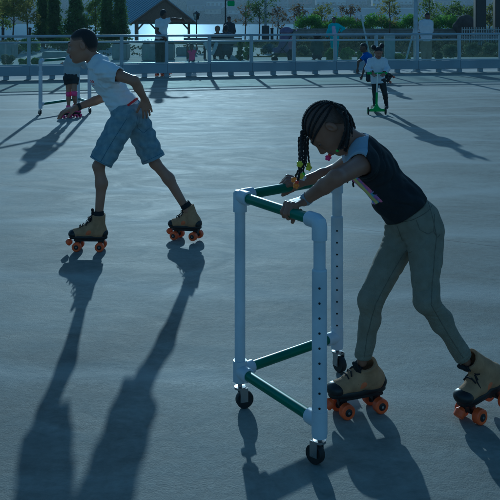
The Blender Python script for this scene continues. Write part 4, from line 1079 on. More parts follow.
me.from_pydata([(x, y, -.004) for x, y in pts], [], [tuple(range(len(pts)))]); tag(link('side_path', me, PAVE), kind='structure')
def water_mat():
    m = bpy.data.materials.new('river_water'); m.use_nodes = True; nt = m.node_tree; b = nt.nodes['Principled BSDF']; L = nt.links
    b.inputs['Base Color'].default_value = (.06, .11, .13, 1); b.inputs['Roughness'].default_value = .5; b.inputs['IOR'].default_value = 1.33; b.inputs['Specular IOR Level'].default_value = .07
    tc = nt.nodes.new('ShaderNodeTexCoord'); n = nt.nodes.new('ShaderNodeTexNoise'); n.inputs['Scale'].default_value = .45; n.inputs['Detail'].default_value = 7
    mp = nt.nodes.new('ShaderNodeMapping'); mp.inputs['Scale'].default_value = (.6, 1, 1); L.new(tc.outputs['Object'], mp.inputs[0]); L.new(mp.outputs[0], n.inputs['Vector'])
    bp = nt.nodes.new('ShaderNodeBump'); bp.inputs['Strength'].default_value = .8; bp.inputs['Distance'].default_value = .35; L.new(n.outputs['Fac'], bp.inputs['Height'])
    df = nt.nodes.new('ShaderNodeBsdfDiffuse'); df.inputs[0].default_value = (.13, .22, .28, 1); gl = nt.nodes.new('ShaderNodeBsdfGlossy'); gl.inputs['Roughness'].default_value = .45; gl.inputs[0].default_value = (.7, .85, 1, 1)
    mx = nt.nodes.new('ShaderNodeMixShader'); mx.inputs[0].default_value = .07; L.new(bp.outputs[0], gl.inputs['Normal']); L.new(df.outputs[0], mx.inputs[1]); L.new(gl.outputs[0], mx.inputs[2]); L.new(mx.outputs[0], nt.nodes['Material Output'].inputs[0])
    return m
sheet('river', [-1500, -400, 0, 400, 1500], [104, 200, 400, 760], lambda x, y: -3.0, water_mat())
FARH = mat('far_hillside', (.018, .032, .018), col2=(.05, .06, .03), rough=1, spec=0, vscale=.02, detail=10, bump=.0)
def hz(x, y):
    t = max(0, (y - 690)) / 500
    return -3.4 + 2.0 * min(1, max(0, (y - 672) / 10)) + 75 * t ** 1.3 * (1 + .25 * math.sin(x * .006 + 1) + .15 * math.sin(x * .017))
sheet('hills', list(np.linspace(-1500, 1500, 61)), [665, 676, 684, 700, 730, 770, 820, 880, 950, 1040, 1150, 1300], hz, FARH)
# far wood: one mass of crowns on the slope
rs = np.random.RandomState(4)
def leaf_cloud(centres, n_each, radius, leaf, rs, squash=1.0, fill=.5):
    """many small leaf faces spread through the volume of crowns"""
    C_ = np.repeat(np.asarray(centres), n_each, 0); n = len(C_)
    d = rs.randn(n, 3); d /= np.linalg.norm(d, axis=1)[:, None]
    R = np.repeat(np.asarray(radius) if hasattr(radius, '__len__') else np.full(len(centres), radius), n_each)
    rr = rs.rand(n) ** fill
    p = C_ + d * (R * rr)[:, None] * np.array([1, 1, squash])
    a = rs.randn(n, 3); a /= np.linalg.norm(a, axis=1)[:, None]
    b = np.cross(a, rs.randn(n, 3)); b /= np.linalg.norm(b, axis=1)[:, None]
    s = leaf * (.6 + .8 * rs.rand(n))[:, None]
    v = np.stack([p - a * s, p + b * s * .55, p + a * s, p - b * s * .55], 1).reshape(-1, 3)
    return v, np.arange(n * 4).reshape(-1, 4)
fw = mat('far_wood_leaves', (.018, .040, .018), col2=(.085, .095, .040), spec=.05, rough=.95, vscale=.035, detail=9)
cs = []; rad = []
for i in range(1500):
    x = rs.uniform(-330, 360); y = 690 + 300 * rs.rand() ** 1.4; r_ = rs.uniform(3, 6.5)
    cs.append((x, y, hz(x, y) + r_ * .9)); rad.append(r_)
v, f = leaf_cloud(cs, 26, rad, 1.5, rs, 1.1, .4)
tag(link('far_wood', mesh_np('far_wood', v, f, False), fw), kind='stuff')
# buildings on the far shore
WALLS = [mat('far_wall_white', (.45, .46, .46), rough=.9, var=.05), mat('far_wall_brick', (.22, .12, .09), rough=.9, var=.1), mat('far_wall_grey', (.20, .21, .23), rough=.9, var=.06), mat('far_wall_cream', (.34, .30, .24), rough=.9, var=.06)]
ROOFM = mat('far_roof', (.10, .10, .11), rough=.9, var=.2); WINM = mat('far_window_glass', (.05, .06, .08), rough=.15, var=.1)
def far_house(x, D, zb, w_, h, d, wi, label, nwin, gable=True, floors=1, group='buildings on the far shore'):
    t = thing('far_house' if gable else 'far_block', label, 'building', (x, D, zb), group)
    m = MB(); m.box((x, D + d / 2, zb + h / 2), (w_, d, h)); m.build('wall', WALLS[wi], t, smooth=False)
    m = MB(); z = zb + h
    if gable:
        rh = w_ * .22; o = .5
        m.add([(x - w_ / 2 - o, D - o, z), (x + w_ / 2 + o, D - o, z), (x + w_ / 2 + o, D + d + o, z), (x - w_ / 2 - o, D + d + o, z), (x - w_ / 2 - o, D + d / 2, z + rh), (x + w_ / 2 + o, D + d / 2, z + rh)], [(0, 1, 5, 4), (3, 4, 5, 2), (0, 4, 3), (1, 2, 5), (0, 3, 2, 1)])
    else: m.box((x, D + d / 2, z + .35), (w_ + .6, d + .6, .7))
    m.build('roof', ROOFM, t, smooth=False)
    for fl in range(floors):
        for k in range(nwin):
            q = MB(); wz = zb + h * (fl + .55) / floors; ww = w_ / nwin
            q.box((x - w_ / 2 + (k + .5) * ww, D - .05, wz), (ww * .5, .16, h / floors * .42)); q.build('window', WINM, t, smooth=False)
def far_at(px, py, D): return P(px, py, D)[0], P(px, py, D)[2]
rows = [(6, 4, 700, 14, 6, 1, 'brick house low at the far left shore', 4, True, 2), (31, 1, 760, 16, 7, 0, 'white house up the slope at the far left', 4, True, 2), (196, 9.5, 700, 14, 5, 2, 'grey house behind the pavilion gable', 4, True, 1),
        (217, 6.5, 720, 17, 5, 0, 'white gabled house left of the hanging green sign', 5, True, 1), (213, 13, 690, 12, 3.5, 3, 'cream low house at the water left of the bench pair', 4, True, 1), (236, 13.5, 688, 13, 3, 0, 'small white boathouse at the water near the man with a cap', 3, True, 1), (250, 20, 684, 17, 3.2, 2, 'grey boathouse right at the far water line', 4, True, 1),
        (258, 8, 705, 16, 5, 3, 'cream house among the far trees', 5, True, 1), (279, 14, 690, 10, 4, 1, 'brick cottage left of the long far warehouse', 3, True, 1), (275, 5, 735, 22, 6, 2, 'grey house above the long warehouse', 5, True, 2), (300, 2, 760, 20, 8, 1, 'brick block high on the far slope', 5, False, 2),
        (331, 3.5, 740, 24, 6, 0, 'pale block above the middle of the long warehouse', 7, False, 2), (356, 3, 745, 18, 7, 2, 'grey block above the right of the long warehouse', 5, False, 2), (385, 4.5, 735, 20, 5.5, 0, 'white block with dark windows left of the tall light pole', 6, False, 2), (404, 3, 745, 14, 6, 0, 'white house just left of the tall light pole', 4, True, 2),
        (443, 5.5, 730, 13, 4.5, 3, 'cream house right of the tall light pole', 4, True, 1), (466, 3, 745, 18, 7, 2, 'grey house left of the black columns', 5, True, 2), (490, 6, 728, 12, 6, 1, 'brick house seen between the black columns', 3, True, 2), (150, 3, 760, 18, 6, 1, 'brick house behind the pavilion roof', 4, True, 2), (90, 2, 760, 18, 6, 3, 'cream house behind the evergreen trees', 4, True, 2)]
for (px, py, D, w_, h, wi, lab, nw, gb, fl) in rows:
    x, z = far_at(px, py, D); far_house(x, D, min(z - h * .2, z), w_, h, 10, wi, lab, nw, gb, fl)
    m = None
# the long warehouse by the water
x0, z0 = far_at(287, 18.5, 686); x1, z1 = far_at(430, 9.0, 686)
t = thing('warehouse', 'long low blue-grey warehouse stretching along the far shore', 'warehouse', ((x0 + x1) / 2, 686, -1))
WH = mat('blue_grey_cladding', (.20, .24, .30), rough=.7, var=.06, vscale=.2)
m = MB(); m.box(((x0 + x1) / 2, 696, (z1 - 1.5) / 2), (x1 - x0, 20, z1 + 1.5)); m.build('wall', WH, t, smooth=False)
m = MB(); m.box(((x0 + x1) / 2, 696, z1 + .5), (x1 - x0 + 1, 21, .9)); m.build('roof', mat('pale_roof_edge', (.45, .48, .5), rough=.8), t, smooth=False)
m = MB(); m.box(((x0 + x1) / 2, 685.9, z1 * .42), (x1 - x0, .3, .35)); m.build('cladding_rail', WALLS[0], t, smooth=False)

# ================================================================== trees and shrubs
BARK = mat('bark', (.09, .065, .045), rough=.95, var=.3, vscale=12, bump=.6, bscale=30)
CONIF = mat('conifer_needles', (.06, .12, .03), col2=(.16, .23, .055), rough=.9, vscale=1.6, translucent=.4)
BROAD = mat('broad_leaves', (.10, .17, .03), col2=(.22, .27, .05), rough=.8, vscale=1.4, translucent=.5)
AUTUMN = mat('thin_autumn_leaves', (.16, .19, .04), col2=(.30, .28, .07), rough=.85, vscale=1.2, translucent=.5)
RUSTY = mat('rusty_leaves', (.13, .09, .04), col2=(.20, .14, .06), rough=.85, vscale=1.2, translucent=.45)
BUSH = mat('bright_shrub_leaves', (.18, .27, .05), col2=(.32, .40, .09), rough=.8, vscale=3, translucent=.4)
GREYB = mat('grey_green_shrub_leaves', (.15, .18, .09), col2=(.26, .28, .16), rough=.9, vscale=3, translucent=.3)
def conifer(px, D, top_px, w_px, label, seed, base=0.0):
    rs = np.random.RandomState(seed); x, zt_ = P(px, top_px, D)[0], P(px, top_px, D)[2]; Wd = w_px * D / F / 2
    t = thing('conifer', label, 'tree', (x, D, base), 'evergreen trees beyond the fence')
    H = zt_ - base
    m = MB(); m.tube([V(x, D, base), V(x + .03, D, base + H * .5), V(x, D, base + H * .98)], [.11, .07, .02], 8)
    nb = 130; cs = []; rad = []
    for i in range(nb):
        tt = (i / nb) ** .9; z = base + H * (.10 + .88 * tt); L_ = Wd * (1 - tt) ** .95 * rs.uniform(.35, 1.5) + .05; a = i * 2.399 + rs.rand()
        d = V(math.cos(a), math.sin(a), 0); e = V(x, D, z) + d * L_ + V(0, 0, -.12 * L_)
        if i % 2 == 0: m.tube([V(x, D, z), mid(V(x, D, z), e, .6) + V(0, 0, .04), e], [.022, .014, .006], 4)
        for k in range(5):
            q = .3 + .7 * k / 4; cs.append(mid(V(x, D, z), e, q) + rs.randn(3) * .05); rad.append(.12 + .20 * (1 - q) + .05)
    m.build('trunk', BARK, t)
    v, f = leaf_cloud(cs, 13, rad, .055, rs, .7); link('crown', mesh_np('crown', v, f, False), CONIF, t)
def tree(px, D, top_px, w_px, label, seed, leaf, n_cl=60, per=45, lf=.07, base=0.0, cb=.35, lean=0.0, tr=.07, group='slender young trees beyond the fence', name='young_tree', cl_r=.32, limbs=9):
    rs = np.random.RandomState(seed); x, zt_ = P(px, top_px, D)[0], P(px, top_px, D)[2]; Wd = w_px * D / F / 2; H = zt_ - base
    t = thing(name, label, 'tree', (x, D, base), group)
    m = MB(); top = V(x + lean * H, D, base + H * .92); mp_ = mid(V(x, D, base), top, .5) + V(.06, 0, 0)
    m.tube([V(x, D, base), mp_, top], [tr, tr * .7, tr * .2], 8)
    cs = []; rad = []
    for i in range(limbs):
        tt = cb + (1 - cb) * (i / limbs) * .95; a = i * 2.4 + rs.rand(); s0 = V(x, D, base) * (1 - tt) + top * tt
        L_ = Wd * (1 - .45 * abs(tt - .6) / .4) * rs.uniform(.7, 1.1); e = s0 + V(math.cos(a) * L_, math.sin(a) * L_, L_ * .75)
        m.tube([s0, mid(s0, e, .5) + V(0, 0, .05), e], [tr * .35, tr * .22, tr * .08], 5)
        for k in range(max(n_cl // limbs, 1)):
            q = rs.uniform(.35, 1.1); cs.append(s0 + (e - s0) * q + rs.randn(3) * Wd * .16); rad.append(cl_r * rs.uniform(.6, 1.2))
    m.build('trunk', BARK, t)
    v, f = leaf_cloud(cs, per, rad, lf, rs, .8, .6); link('crown', mesh_np('crown', v, f, False), leaf, t)
def shrub(px, D, top_px, bot_px, w_px, label, seed, leaf, per=160, lf=.035, group='shrubs in the bed beyond the fence', name='shrub', cat='shrub', zb=None):
    rs = np.random.RandomState(seed); p0, p1 = P(px, bot_px, D), P(px, top_px, D); W2 = w_px * D / F / 2
    zb = max(p0[2], 0.0) if zb is None else zb; H = max(p1[2] - zb, .15)
    t = thing(name, label, cat, (p0[0], D, zb), group)
    m = MB(); cs = []; rad = []
    for i in range(16):
        a = rs.rand() * 6.28; q = rs.rand() ** .6; e = V(p0[0] + math.cos(a) * W2 * .75 * q, D + math.sin(a) * W2 * .6 * q, zb + H * rs.uniform(.12, .92 - .3 * q))
        m.tube([V(p0[0], D, zb), mid(V(p0[0], D, zb), e, .6) + V(0, 0, .03), e], [.012, .008, .004], 5); cs.append(e); rad.append(min(W2, H) * rs.uniform(.32, .5))
    m.build('stem', BARK, t); v, f = leaf_cloud(cs, per, rad, lf, rs, .9, .5); link('foliage', mesh_np('foliage', v, f, False), leaf, t)
conifer(43, 47, -9, 13, 'slim dark evergreen, left of the pair behind the boy', 1)
conifer(54, 46, -7, 14, 'slim dark evergreen close beside the broad pine', 2)
conifer(76, 45, -4, 34, 'broad dark pine right above the boy\'s head', 3)
conifer(107, 47, -4, 13, 'dark evergreen in front of the pavilion roof, left of its twin', 4)
conifer(120, 47, -6, 16, 'dark evergreen in front of the pavilion roof, right of its twin', 5)
tree(12, 41, -14, 34, 'thin yellowish tree at the far left', 6, AUTUMN, 60, 34, .055, cb=.45, lean=.02, tr=.045)
tree(28, 43, -16, 30, 'thin yellow-green tree leaning between the far left tree and the evergreens', 7, AUTUMN, 54, 34, .055, cb=.42, lean=-.06, tr=.05)
tree(2, 45, -8, 20, 'thin green tree cut by the left edge of the view', 8, BROAD, 45, 34, .055, cb=.4, tr=.045)
tree(95, 50, -6, 18, 'loose green tree behind the pine at the pavilion corner', 9, BROAD, 45, 40, .06, cb=.35, tr=.05)
for (px, D, top, wd, lab, mt, n_, ln) in ((259, 60, 0, 34, 'dark loose tree behind the slim white mast', CONIF, 60, 0), (277, 58, 6, 18, 'small bare-looking tree between the mast and the warehouse', RUSTY, 24, .02), (299, 55, 4, 22, 'small rusty-leaved tree in front of the left end of the warehouse', RUSTY, 30, 0),
        (321, 56, 6, 22, 'small olive tree behind the woman in cyan', AUTUMN, 40, 0), (350, 55, 3, 18, 'small rusty tree right of the woman in cyan', RUSTY, 30, 0), (389, 50, -8, 24, 'tall thin tree above the hedge with airy crown', AUTUMN, 40, 0), (429, 52, -6, 24, 'thin tree behind the man in the long white shirt', BROAD, 44, 0),
        (452, 54, 3, 26, 'bushy green tree right of the man in the long white shirt', BROAD, 70, 0), (470, 55, 5, 22, 'bushy green tree beside the left black column', BROAD, 70, 0), (489, 56, 4, 16, 'olive tree between the two black columns', AUTUMN, 50, 0), (245, 62, 2, 18, 'faint thin tree left of the slim white mast', RUSTY, 26, 0)):
    tree(px, D, top, wd, lab, int(px), mt, n_, 20, .065, cb=.4, tr=.05, lean=ln)
# bright and grey-green shrubs
for i, (px, D, tp, bt, wd, lab, mt) in enumerate(((8, 27.5, 53, 66, 15, 'pale shrub at the far left behind the glass', GREYB), (24, 27, 57, 66, 11, 'low bright shrub right of the leftmost shrub', BUSH), (36, 29, 57, 64, 9, 'small bright shrub behind the fence post above the walker', BUSH), (331, 29.5, 48, 61, 12, 'bright shrub at the feet of the woman in cyan, left side', BUSH), (346, 29, 45, 61, 15, 'tall bright shrub right of the woman in cyan', BUSH),
        (362, 29.5, 48, 61, 11, 'bright shrub behind the stooping child in blue', BUSH), (398, 30, 54, 61, 12, 'low bright shrub right of the pale panel', BUSH), (408, 30, 55, 61, 8, 'low bright shrub left of the tall light pole', BUSH), (450, 33, 43, 56, 22, 'grey-green shrub right of the man in white', GREYB), (472, 33.5, 41, 55, 20, 'grey-green shrub beneath the left black column', GREYB), (491, 33, 42, 55, 20, 'grey-green shrub at the right edge', GREYB),
        (240, 30.5, 40, 61, 10, 'tall leafy plant right of the bench, left stem', BROAD), (248, 30, 36, 61, 12, 'tall leafy yellow-green plant right of the bench', BUSH), (268, 38, 44, 52, 18, 'low grey shrub behind the glass right of the leafy plant', GREYB), (303, 37, 46, 54, 16, 'low grey-green shrub right of the pushchair', GREYB), (438, 31, 50, 60, 10, 'small grey-green shrub at the feet of the man in white', GREYB), (385, 36, 46, 55, 14, 'grey shrub behind the pale panel', GREYB),
        (62, 38, 36, 50, 26, 'wide green shrub under the slim evergreens', BROAD), (30, 38, 38, 50, 26, 'wide green shrub under the thin yellow trees', BUSH), (10, 39, 38, 50, 20, 'green shrub at the left edge under the trees', BROAD), (100, 38, 40, 50, 22, 'green shrub left of the pale planter', BROAD))):
    shrub(px, D, tp, bt, wd, lab, 50 + i, mt, per=120 if D > 35 else 150, lf=.045 if D > 35 else .035)
# retaining wall with the clipped hedge on it
STONE = mat('stone_block', (.24, .23, .21), rough=.9, var=.2, vscale=3, bump=.5, bscale=10)
t0, t1 = P(285, 30, 50), P(540, 30, 50)
m = MB(); m.box(((t0[0] + t1[0]) / 2, 50.6, .42), (t1[0] - t0[0], .5, .84)); m.box(((t0[0] + t1[0]) / 2, 50.6, .87), (t1[0] - t0[0] + .1, .62, .06)); wl = m.build('retaining_wall', STONE, None, smooth=False)
tag(wl, 'low stone retaining wall under the clipped hedge', 'wall')
HEDGE = mat('hedge_leaves', (.10, .24, .02), col2=(.24, .38, .04), rough=.7, vscale=1.5, translucent=.55)
rs = np.random.RandomState(9); cs = []; t = thing('hedge', 'long clipped bright green hedge on the retaining wall', 'hedge', ((t0[0] + t1[0]) / 2, 52, .8))
m = MB()
for i in range(46):
    px = 300 + 172 * i / 45; x = P(px, 20, 52)[0]; hh = 1.25 + .25 * math.sin(i * .7) + .15 * math.sin(i * 2.1)
    m.tube([V(x, 52, .0), V(x + .05, 52, 1.0)], [.03, .01], 5)
    for k in range(3): cs.append((x + rs.randn() * .1, 51.6 + k * .5, .75 + (hh - .75) * rs.uniform(.5, 1)))
m.build('stem', BARK, t); v, f = leaf_cloud(cs, 150, .36, .055, rs, .9, .5); link('foliage', mesh_np('foliage', v, f, False), HEDGE, t)

# ================================================================== pavilion
WOOD = mat('timber', (.16, .095, .055), rough=.8, var=.25, vscale=6, bump=.3, bscale=20, stretch=(6, 6, .6))
def roofmat():
    m = bpy.data.materials.new('ribbed_blue_roof'); m.use_nodes = True; nt = m.node_tree; b = nt.nodes['Principled BSDF']
    b.inputs['Base Color'].default_value = (.16, .25, .36, 1); b.inputs['Roughness'].default_value = .38; b.inputs['Metallic'].default_value = .5
    return m
ROOFB = roofmat(); RIBM = mat('pale_blue_rib', (.42, .50, .58), rough=.45, var=.05); D = 88.0; zg = gz(88)
ax_, az = P(165, -1, D)[0], P(165, -1, D)[2]; el, er = P(136, 20, D)[0], P(191, 20, D)[0]; ez = P(136, 20, D)[2]
t = thing('pavilion', 'open timber pavilion with ribbed blue metal roof near the water', 'pavilion', (ax_, D + 3, zg))
off = V(-7.2, 8.0, 0)     # the ridge runs back to the left
Lc, Rc, Ap = V(el, D, ez), V(er, D + 1.2, ez), V(ax_, D + .4, az)
def slope(a, b, c, d, name):
    m = MB(); n = nrm(np.cross(b - a, d - a)); n = n if n[2] > 0 else -n
    vs = [q + n * .03 for q in (a, b, c, d)] + [q - n * .06 for q in (a, b, c, d)]
    m.add(vs, [(0, 1, 2, 3), (7, 6, 5, 4), (0, 4, 5, 1), (1, 5, 6, 2), (2, 6, 7, 3), (3, 7, 4, 0)])
    o = m.build(name, ROOFB, t, smooth=False); r = MB(); k = 20
    for i in range(k + 1):
        p, q = mid(a, b, i / k), mid(d, c, i / k); mm = MB(); r.tube([p + n * .06, q + n * .06], .085, 6)
    r.build('rib', RIBM, o); return o
LB = Lc + off; AB = Ap + off; RB = Rc + off
eave_l = V(-.55, 0, -.40)
slope(Lc + eave_l, LB + eave_l, AB, Ap, 'roof_slope'); slope(Rc - V(-.5, 0, .36), RB - V(-.5, 0, .36), AB, Ap, 'roof_slope')
m = MB(); m.add([Lc, Rc, Ap, Lc + V(-.1, .15, 0), Rc + V(-.1, .15, 0), Ap + V(-.1, .15, 0)], [(0, 1, 2), (5, 4, 3), (0, 3, 4, 1), (1, 4, 5, 2), (2, 5, 3, 0)]); m.build('gable', WOOD, t, smooth=False)
for (a, b) in ((Lc + eave_l, Ap), (Rc - V(-.5, 0, .36), Ap)):
    m = MB(); m.tube([a + V(0, -.12, -.05), b + V(0, -.12, -.02)], .11, 4); m.build('rafter', WOOD, t, smooth=False)
m = MB(); m.box((Lc + Rc) / 2 + V(0, -.1, -.06), (er - el, .22, .28)); m.build('tie_beam', WOOD, t, smooth=False)
for q in (0, .36, 1):
    for b in (0, 1):
        p = mid(Lc, Rc, q) + (off * .85 if b else 0) + V(.1 if q == 0 else (-.3 if q == 1 else 0), .1, 0); m = MB(); m.box((p[0], p[1], (p[2] + zg) / 2), (.24, .24, p[2] - zg)); m.build('post', WOOD, t, smooth=False)
        if not b:
            for e in (-1, 1):
                if (q == 0 and e < 0) or (q == 1 and e > 0): continue
                m = MB(); m.tube([V(p[0], p[1], p[2] - 1.0), V(p[0] + e * .8, p[1], p[2] - .12)], .08, 4); m.build('brace', WOOD, t, smooth=False)

# ================================================================== fence with glass panels
ALU = mat('painted_grey_steel', (.42, .46, .50), rough=.45, metal=.3, var=.06, vscale=3)
KICK = mat('kick_board', (.30, .34, .39), rough=.5, var=.10, vscale=1.5, spec=.4)
def glassmat():
    m = bpy.data.materials.new('fence_glass'); m.use_nodes = True; nt = m.node_tree; N = nt.nodes; L = nt.links; out = N['Material Output']; b = N['Principled BSDF']
    b.inputs['Base Color'].default_value = (.36, .42, .38, 1); b.inputs['Roughness'].default_value = .25
    tr = N.new('ShaderNodeBsdfTransparent'); tr.inputs[0].default_value = (.90, .96, .94, 1); gl = N.new('ShaderNodeBsdfGlossy'); gl.inputs['Roughness'].default_value = .03
    n = N.new('ShaderNodeTexNoise'); n.inputs['Scale'].default_value = 2.5; n.inputs['Detail'].default_value = 6
    tc = N.new('ShaderNodeTexCoord'); L.new(tc.outputs['Object'], n.inputs['Vector'])
    mr = N.new('ShaderNodeMapRange'); mr.inputs['To Min'].default_value = .02; mr.inputs['To Max'].default_value = .11; L.new(n.outputs['Fac'], mr.inputs[0])
    a = N.new('ShaderNodeMixShader'); L.new(mr.outputs[0], a.inputs[0]); L.new(tr.outputs[0], a.inputs[1]); L.new(b.outputs[0], a.inputs[2])
    fr = N.new('ShaderNodeFresnel'); fr.inputs[0].default_value = 1.45; c = N.new('ShaderNodeMixShader'); L.new(fr.outputs[0], c.inputs[0]); L.new(a.outputs[0], c.inputs[1]); L.new(gl.outputs[0], c.inputs[2]); L.new(c.outputs[0], out.inputs[0])
    return m
GLASS = glassmat()
PX = [-17, 29, 75.5, 122, 167, 210, 252, 294.6, 336, 377, 418, 460, 501, 541]
fp = [fence_pt(x) for x in PX]
t = thing('rink_fence', 'grey steel fence with glass panels round the far side of the rink', 'fence', (fp[6][0], fp[6][1], 0))
Z = lambda q: V(0, 0, q)
for i, p in enumerate(fp):
    d = nrm(fp[min(i + 1, len(fp) - 1)] - fp[max(i - 1, 0)]); n = np.cross([0, 0, 1], d)
    A3 = np.array([d, n, [0, 0, 1]])
    m = MB(); m.box(p + Z(.55) + n * .06, (.085, .07, .98), A3, bev=.006); m.build('post', ALU, t)
    m = MB(); m.box(p + Z(.045) + n * .05, (.11, .12, .09), A3); m.build('foot', KICK, t)
for i in range(len(fp) - 1):
    a, b = fp[i], fp[i + 1]; d = nrm(b - a); n = np.cross([0, 0, 1], d); A3 = np.array([d, n, [0, 0, 1]]); c = (a + b) / 2; L_ = np.linalg.norm(b - a)
    m = MB(); m.tube([a + Z(1.05) + n * .05, b + Z(1.05) + n * .05], .030, 12); m.build('handrail', ALU, t)
    m = MB(); m.box(c + Z(.90) + n * .05, (L_ - .09, .05, .045), A3); m.build('rail', ALU, t)
    m = MB(); m.box(c + Z(.615) + n * .06, (L_ - .11, .012, .515), A3); m.build('glass_panel', GLASS, t, smooth=False)
    m = MB(); m.box(c + Z(.345) + n * .045, (L_ - .09, .055, .035), A3); m.build('rail', ALU, t)
    m = MB(); m.box(c + Z(.205) - n * .015, (L_ - .004, .07, .235), A3, bev=.008); m.build('kick_board', KICK, t)
    m = MB(); m.box(c + Z(.045) + n * .03, (.13, .10, .09), A3); m.build('foot', KICK, t)
# tall light pole at the fence
p = fence_pt(417.5) + V(0, .28, 0)
t = thing('light_pole', 'tall pale steel light pole rising behind the fence', 'pole', p)
m = MB(); m.lathe(p, (0, 0, 1), [(0, .062), (7.5, .050)], 20); m.build('shaft', mat('galvanised_pole', (.40, .44, .50), rough=.45, metal=.4), t)
m = MB(); m.lathe(p, (0, 0, 1), [(0, .14), (.02, .14), (.022, .09), (.10, .075)], 20); m.build('base', ALU, t)
m = MB(); m.box(p + V(0, -.25, 7.5), (.25, .6, .09), bev=.02); m.build('lamp_head', ALU, t)
# slim white mast, lantern, leaning stakes, black columns
q = P(265.5, 38, 60); t = thing('mast', 'slim white mast rising by the water in the middle', 'mast', (q[0], 60, 0)); m = MB(); m.lathe((q[0], 60, 0), (0, 0, 1), [(0, .09), (9, .06)], 10); m.build('shaft', WALLS[0], t)
m = MB(); m.box((q[0], 60, .5), (.5, .5, 1.0), bev=.03); m.build('plinth', mat('dark_plinth', (.05, .06, .07), rough=.8), t)
q = P(196.5, 38, 44); t = thing('lantern_post', 'dark lantern on a slim post right of the pavilion', 'lantern', (q[0], 44, 0)); DK = mat('black_iron', (.015, .016, .018), rough=.5)
m = MB(); m.lathe((q[0], 44, 0), (0, 0, 1), [(0, .09), (.1, .04), (1.45, .028)], 10); m.build('shaft', DK, t)
lm = MB(); b0 = V(q[0], 44, 1.42)
lm.lathe(b0, (0, 0, 1), [(-.01, .06), (0, .10), (.02, .10)], 4); lm.lathe(b0 + Z(.28), (0, 0, 1), [(0, .17), (.02, .17), (.10, .04), (.14, .02)], 4); lm.build('cap', DK, t, smooth=False)
lm = MB()
for k in range(4):
    a = k * math.pi / 2; lm.tube([b0 + V(math.cos(a) * .095, math.sin(a) * .095, .015), b0 + V(math.cos(a) * .155, math.sin(a) * .155, .285)], .012, 4)
lm.build('cage', DK, t, smooth=False)
lm = MB(); lm.lathe(b0, (0, 0, 1), [(.02, .085), (.278, .14)], 4); lm.build('pane', GLASS, t, smooth=False)
for k, (a, b, D, lab) in enumerate((((361, 15), (368.5, 50), 31.0, 'white stake leaning right of the woman in cyan'), ((415.5, 24), (406.5, 58), 27.5, 'white stake leaning against the tall light pole'))):
    pa, pb = P(a[0], a[1], D + .4), P(b[0], b[1], D); pb = pb + (pb - pa) * (pb[2] / (pa[2] - pb[2])); m = MB(); m.tube([pa, pb], .030, 8); tag(m.build('leaning_stake', mat('pale_stake', (.45, .48, .48), rough=.6), None), lab, 'stake', 'pale leaning stakes')
for (xa, xb, lab) in ((474.5, 485, 'thick black column, the left of two at the right edge'), (494, 505, 'thick black column cut by the right edge')):
    D = 46.0; pa, pb = P(xa, 29, D), P(xb, 29, D); cx = (pa[0] + pb[0]) / 2; wd = pb[0] - pa[0]
    t = thing('black_column', lab, 'column', (cx, D, 0), 'black columns at the right')
    m = MB(); m.box((cx, D, 3.1), (wd, .5, 4.6), bev=.03); m.build('shaft', DK, t); m = MB(); m.box((cx, D, .40), (wd + .12, .7, .80), bev=.03); m.build('base', STONE, t)
m = MB(); cx = P(492, 0, 46)[0]; m.box((cx, 46, 5.6), (2.6, .8, .4)); tag(m.build('canopy_beam', DK, None, smooth=False), 'black beam across the top of the two black columns', 'beam')
# white picket railing below the columns
t = thing('picket_railing', 'small white picket railing in front of the black columns', 'railing', (P(482, 30, 44)[0], 44, 0))
pa, pb = P(462, 30, 44), P(503, 30, 44); zt_ = P(0, 28.5, 44)[2]; zl = P(0, 37, 44)[2]
m = MB(); m.box(((pa[0] + pb[0]) / 2, 44, zt_ - .06), (pb[0] - pa[0], .04, .05)); m.build('rail', WALLS[0], t); m = MB(); m.box(((pa[0] + pb[0]) / 2, 44, zl), (pb[0] - pa[0], .04, .05)); m.build('rail', WALLS[0], t)
for k in range(18):
    x = pa[0] + (pb[0] - pa[0]) * k / 17; m = MB(); m.box((x, 43.96, (zt_ + 0) / 2 + .03), (.035, .03, zt_ + .06)); m.build('picket', WALLS[0], t, smooth=False)
# dark rounded rock
S = Sdf(); c = P(466, 24, 49); S.ell(c, (.55, .45, .32)); S.ell(c + V(.3, 0, -.2), (.5, .5, .3), k=.1); S.ell(c + V(-.35, .1, -.15), (.35, .4, .28), k=.1); S.cap(V(c[0], c[1], 0), c, .5, .5, k=.1)
tag(link('boulder', S.mesh('boulder', .04, wrinkle=wrinkles(.04, 6)), mat('dark_rock', (.07, .055, .05), rough=.95, var=.3, vscale=3, bump=.5, bscale=8)), 'dark rounded boulder behind the wall left of the black columns', 'boulder')
# pale planters and seat blocks seen through the glass
CONC = mat('cast_concrete', (.34, .35, .33), rough=.85, var=.12, vscale=4, bump=.3, bscale=20)
def block(x0, x1, yt, yb, D, label, name='concrete_planter', cat='planter', dep=.9, soil=True, group='pale concrete planters beyond the fence', zb=None):
    a, b = P(x0, yt, D), P(x1, yb, D); z0 = max(b[2], 0.0) if zb is None else zb; w_ = b[0] - a[0]; cx = (a[0] + b[0]) / 2; h = a[2] - z0
    t = thing(name, label, cat, (cx, D, z0), group); m = MB(); m.box((cx, D + dep / 2, z0 + h / 2), (w_, dep, h), bev=.03); m.build('body', CONC, t)
    if soil:
        m = MB(); m.box((cx, D + dep / 2, z0 + h + .01), (w_ * .84, dep * .84, .05)); m.build('soil', mat('soil', (.05, .04, .03), rough=1, bump=.6, bscale=30), t)
        rs = np.random.RandomState(int(x0) + 3); v, f = leaf_cloud([(cx + (k / 4 - .5) * w_ * .7, D + dep / 2, z0 + h + .06) for k in range(5)], 40, .12, .035, rs, .7); link('planting', mesh_np('planting', v, f, False), GREYB, t)
